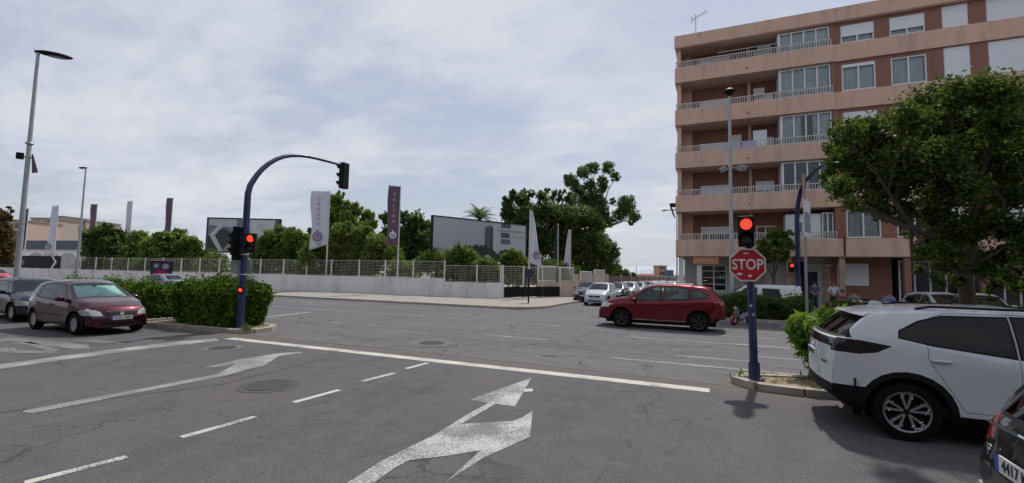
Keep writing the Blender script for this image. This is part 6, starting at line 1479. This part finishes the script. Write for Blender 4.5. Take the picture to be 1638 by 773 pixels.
def hatch_extra(root, S, paint):
    badge(root, 1.945, .60, 1, .055); plate(root, 1.965, 0, .475, '8122 DRP', 1)
    obj('grille_trim', MB().box(1.93, 1.945, -.36, .36, .655, .668), mChrome, root)
    obj('wiper', MB().tube([(.93, -.55, 1.0), (.84, -.05, 1.055)], .008, 4).tube([(.93, .05, 1.0), (.84, .5, 1.055)], .008, 4), mBlack, root)
    obj('sunshade', MB().add([(.86, -.60, 1.0), (.86, .60, 1.0), (.27, .50, 1.325), (.27, .08, 1.325), (.33, .0, 1.28), (.27, -.08, 1.325), (.27, -.50, 1.325)], [(0, 1, 2, 3, 4, 5, 6)]), mat('silver_sunshade', (.60, .80, .80), .5, 0, noise=.35, nscale=6), root)
place(build_car('hatchback', 'small maroon hatchback parked at the kerb by the clipped hedge', dict(HATCH, extra=[hatch_extra]), P_('maroon_car_paint', (.050, .005, .013), .36, .75)), -17.42, 7.75, -2)
def sedan_extra(root, S, paint):
    badge(root, 2.2, .62, 1, .05); plate(root, 2.22, 0, .44, '3390 CFX', 1); obj('grille_trim', MB().box(2.195, 2.205, -.34, .34, .69, .71).box(2.195, 2.205, -.34, -.31, .51, .69).box(2.195, 2.205, .31, .34, .51, .69), mChrome, root)
sed = place(build_car('saloon_car', 'dark navy saloon at the left edge behind the maroon hatchback', dict(SEDAN, extra=[sedan_extra]), P_('navy_car_paint', (.006, .010, .024), .35, .7)), -22.9, 8.45, -3)
# dark car at the lower right corner
def dark_extra(root, S, paint):
    obj('tailgate_trim', MB().tube([(-1.965, -.40, .95), (-1.985, 0, .965), (-1.965, .40, .95)], .012, 6), mChrome, root)
    plate(root, -2.0, 0, .72, '4417 KVR', -1)
    textmesh('P', .12, 'tailgate_lettering', mChrome, root, face(Vector((-1.955, .45, .74)), PI) , .004)
    obj('bumper_insert', MB().tube([(-1.70, .80, .40), (-1.90, .66, .41), (-1.99, .3, .42)], [.04, .06, .05], 8), mSteel, root, True)
DARKS = dict(HATCH, L=4.0, W=.86, R=.32, extra=[dark_extra], rearglass=mGlassDark, rearbits=[('tail_light', [(.52, .80), (.86, .76), (.86, 1.0), (.56, .97)], mTail)], sidebits=[HATCH['sidebits'][0], ('tail_light', [(-2.05, .76), (-2.05, 1.0), (-1.72, .98), (-1.80, .78)], mTail, 0), HATCH['sidebits'][2]])
DX, DY = 1.70, 4.86
place(build_car('hatchback', 'near black hatchback cut off at the lower right corner', DARKS, P_('black_car_paint', (.010, .014, .014), .3, .6)), DX+2.0, DY-.86, 0)
# silver car and the parked row
def front_extra(root, S, paint):
    badge(root, 1.945, .60, 1, .05); plate(root, 1.965, 0, .46, '6093 FHT', 1)
base_row = build_car('hatchback', 'pale silver hatchback heading the parked row in the side street', dict(HATCH, extra=[front_extra]), P_('row_car_paint', (.46, .49, .55), .28), 'cars parked along the side street'); place(base_row, -7.25, 31.5, -90)
base_sed = build_car('saloon_car', 'dark blue saloon behind and left of the silver hatchback', dict(SEDAN, extra=[sedan_extra]), P_('row_sedan_paint', (.05, .065, .10), .3), 'cars parked along the side street'); place(base_sed, -9.05, 35.2, -86, .06)
rowc = [('hatchback', 'dark green hatchback second in the parked row', (.02, .04, .03), 37.0), ('hatchback', 'white hatchback third in the parked row', (.55, .55, .55), 42.3), ('saloon', 'teal grey saloon fourth in the parked row', (.10, .16, .17), 47.6), ('hatchback', 'maroon hatchback fifth in the parked row', (.12, .015, .03), 53.0), ('saloon', 'silver saloon sixth in the parked row', (.45, .46, .48), 58.5), ('hatchback', 'grey hatchback seventh in the parked row', (.15, .15, .16), 64), ('saloon', 'white saloon eighth in the parked row', (.6, .6, .6), 70)]
for i, (k, lab, c, y) in enumerate(rowc):
    src = base_row if k == 'hatchback' else base_sed; pn = 'row_car_paint' if k == 'hatchback' else 'row_sedan_paint'
    o = copy_tree(src, None, {pn: P_('row_paint_%d' % i, c)}); o['label'] = lab; place(o, -7.3, y, -90)
for i, (k, lab, c, x, y) in enumerate([('saloon', 'silver grey saloon leading the middle lane of the side street', (.36, .37, .40), -6.1+.9, 47), ('hatchback', 'dark hatchback second in the middle lane of the side street', (.03, .035, .05), -5.2, 53), ('hatchback', 'white hatchback third in the middle lane of the side street', (.6, .6, .6), -5.2, 59), ('saloon', 'black saloon fourth in the middle lane of the side street', (.02, .02, .02), -5.2, 66), ('hatchback', 'pale hatchback fifth in the middle lane of the side street', (.5, .5, .52), -5.2, 73), ('hatchback', 'white hatchback by the building corner deep in the side street', (.6, .6, .6), -3.9, 60), ('hatchback', 'red hatchback far down the side street', (.3, .02, .02), -4.6, 82)]):
    src = base_row if k == 'hatchback' else base_sed; pn = 'row_car_paint' if k == 'hatchback' else 'row_sedan_paint'
    o = copy_tree(src, None, {pn: P_('lane_paint_%d' % i, c)}); o['label'] = lab; o['group'] = 'cars standing in the side street lane'; place(o, x, y, -90)
o = copy_tree(base_sed, None, {'row_sedan_paint': P_('grey_blue_paint', (.16, .20, .25))}); o['label'] = 'grey blue saloon driving on the main road beyond the clipped hedge'; o['group'] = 'cars on the main road'; place(o, -38.5, 21.6, 180)
o = copy_tree(base_row, None, {'row_car_paint': P_('bright_red_paint', (.35, .02, .02))}); o['label'] = 'bright red hatchback beside the near lamp post at the white wall'; o['group'] = 'cars on the main road'; place(o, -68, 22.2, 4)
o = copy_tree(base_row, None, {'row_car_paint': P_('shade_white_paint', (.5, .5, .5))}); o['label'] = 'white car nose towards the viewer right of the street tree trunk'; o['group'] = 'cars beside the cafe'; x, yy, z = pp_(1592, 25.6); place(o, x, 26.9, -100)
o = copy_tree(base_row, None, {'row_car_paint': P_('shade_silver_paint', (.4, .42, .45))}); o['label'] = 'silver car half hidden left of the street tree trunk'; o['group'] = 'cars beside the cafe'; x, yy, z = pp_(1522, 26.0); place(o, x, 27.0, -80)
van = build_car('van', 'white panel van parked behind the low shaded hedge', VAN, P_('van_white_paint', (.62, .62, .62), .3)); place(van, 1.75, 26.9, 180); van.scale = (.95, .95, .90)
# white car beyond the crossover
q = D(1600, 487, 8.6); place(build_car('hatchback', 'white car roof showing beyond the white crossover', dict(HATCH), P_('cream_white_paint', (.62, .60, .58), .3)), 6.85, 10.9, 0)
# scooter
mScoot = mat('scooter_grey', (.10, .10, .11), .35, coat=.5)
sc = pp_(1192, 21.6)
t = thing('scooter', 'small pale scooter by the hedge half hidden behind the stop pole', 'scooter', (sc[0]-.12, 21.9, 0), R(232)); t.scale = (.78, .78, .78)
for x in (-.60, .62):
    w__ = obj('wheel', MB().lathe([(.13, -.04), (.20, -.05), (.24, -.02), (.24, .02), (.20, .05), (.13, .04)], 'y', (x, 0, .24), 22), mTyre, t, True); obj('rim', MB().lathe([(0, -.03), (.13, -.03), (.13, .03), (0, .03)], 'y', (x, 0, .24), 16), mHub, w__)
obj('body', MB().tube([(-.75, 0, .62), (-.45, 0, .60), (-.15, 0, .45), (.1, 0, .30), (.34, 0, .34), (.46, 0, .60), (.44, 0, .92)], [.10, .17, .15, .12, .13, .15, .08], 12), mScoot, t, True)
obj('seat', MB().ball((-.38, 0, .80), (.38, .13, .07), 14, 8), mBlack, t, True)
obj('front_mudguard', MB().lathe([(.27, -.07), (.29, 0), (.27, .07)], 'y', (.62, 0, .24), 20), mSignRed, t, True)
obj('fork', MB().tube([(.62, .06, .24), (.46, 0, .98)], .03, 6), mGalv, t); obj('handlebar', MB().tube([(.42, -.32, 1.02), (.46, 0, .98), (.42, .32, 1.02)], .018, 6), mBlack, t)
obj('headlight', MB().ball((.55, 0, .88), (.06, .09, .08), 12, 8), mHead, t, True); obj('tail_light', MB().ball((-.85, 0, .66), (.04, .08, .05), 10, 6), mTail, t, True)
for s in (-1, 1): obj('mirror', MB().tube([(.43, s*.24, 1.02), (.42, s*.30, 1.22)], .008, 4).ball((.42, s*.30, 1.26), (.02, .06, .04), 8, 6), mBlack, t, True)

mShadeBlock = mat('shade_block_grey', (.12, .115, .11), .9)
# unseen blocks added behind the viewpoint to cut skylight and darken car reflections
for (x0, x1, h, lab, m_) in [(-75, -30, 12, 'unseen grey block added for shade behind the viewpoint, on the left', mShadeBlock), (-28, 12, 15, 'tall unseen grey block added for shade straight behind the viewpoint', mShadeBlock), (14, 60, 13, 'unseen grey block added for shade behind the viewpoint, on the right', mShadeBlock)]:
    t = thing('apartment_building', lab, 'building', (x0, -16, 0)); obj('wall', MB().box(0, x1-x0, -10, 0, 0, h), m_, t); obj('roof', MB().box(-.3, x1-x0+.3, -10.3, .3, h, h+.6), mShadeBlock, t)
    for k in range(int(h/3)):
        for i in range(int((x1-x0)/3.4)): obj('window', MB().box(1+i*3.4, 2.9+i*3.4, .003, .05, k*3+1, k*3+2.4), mGlassB, t)
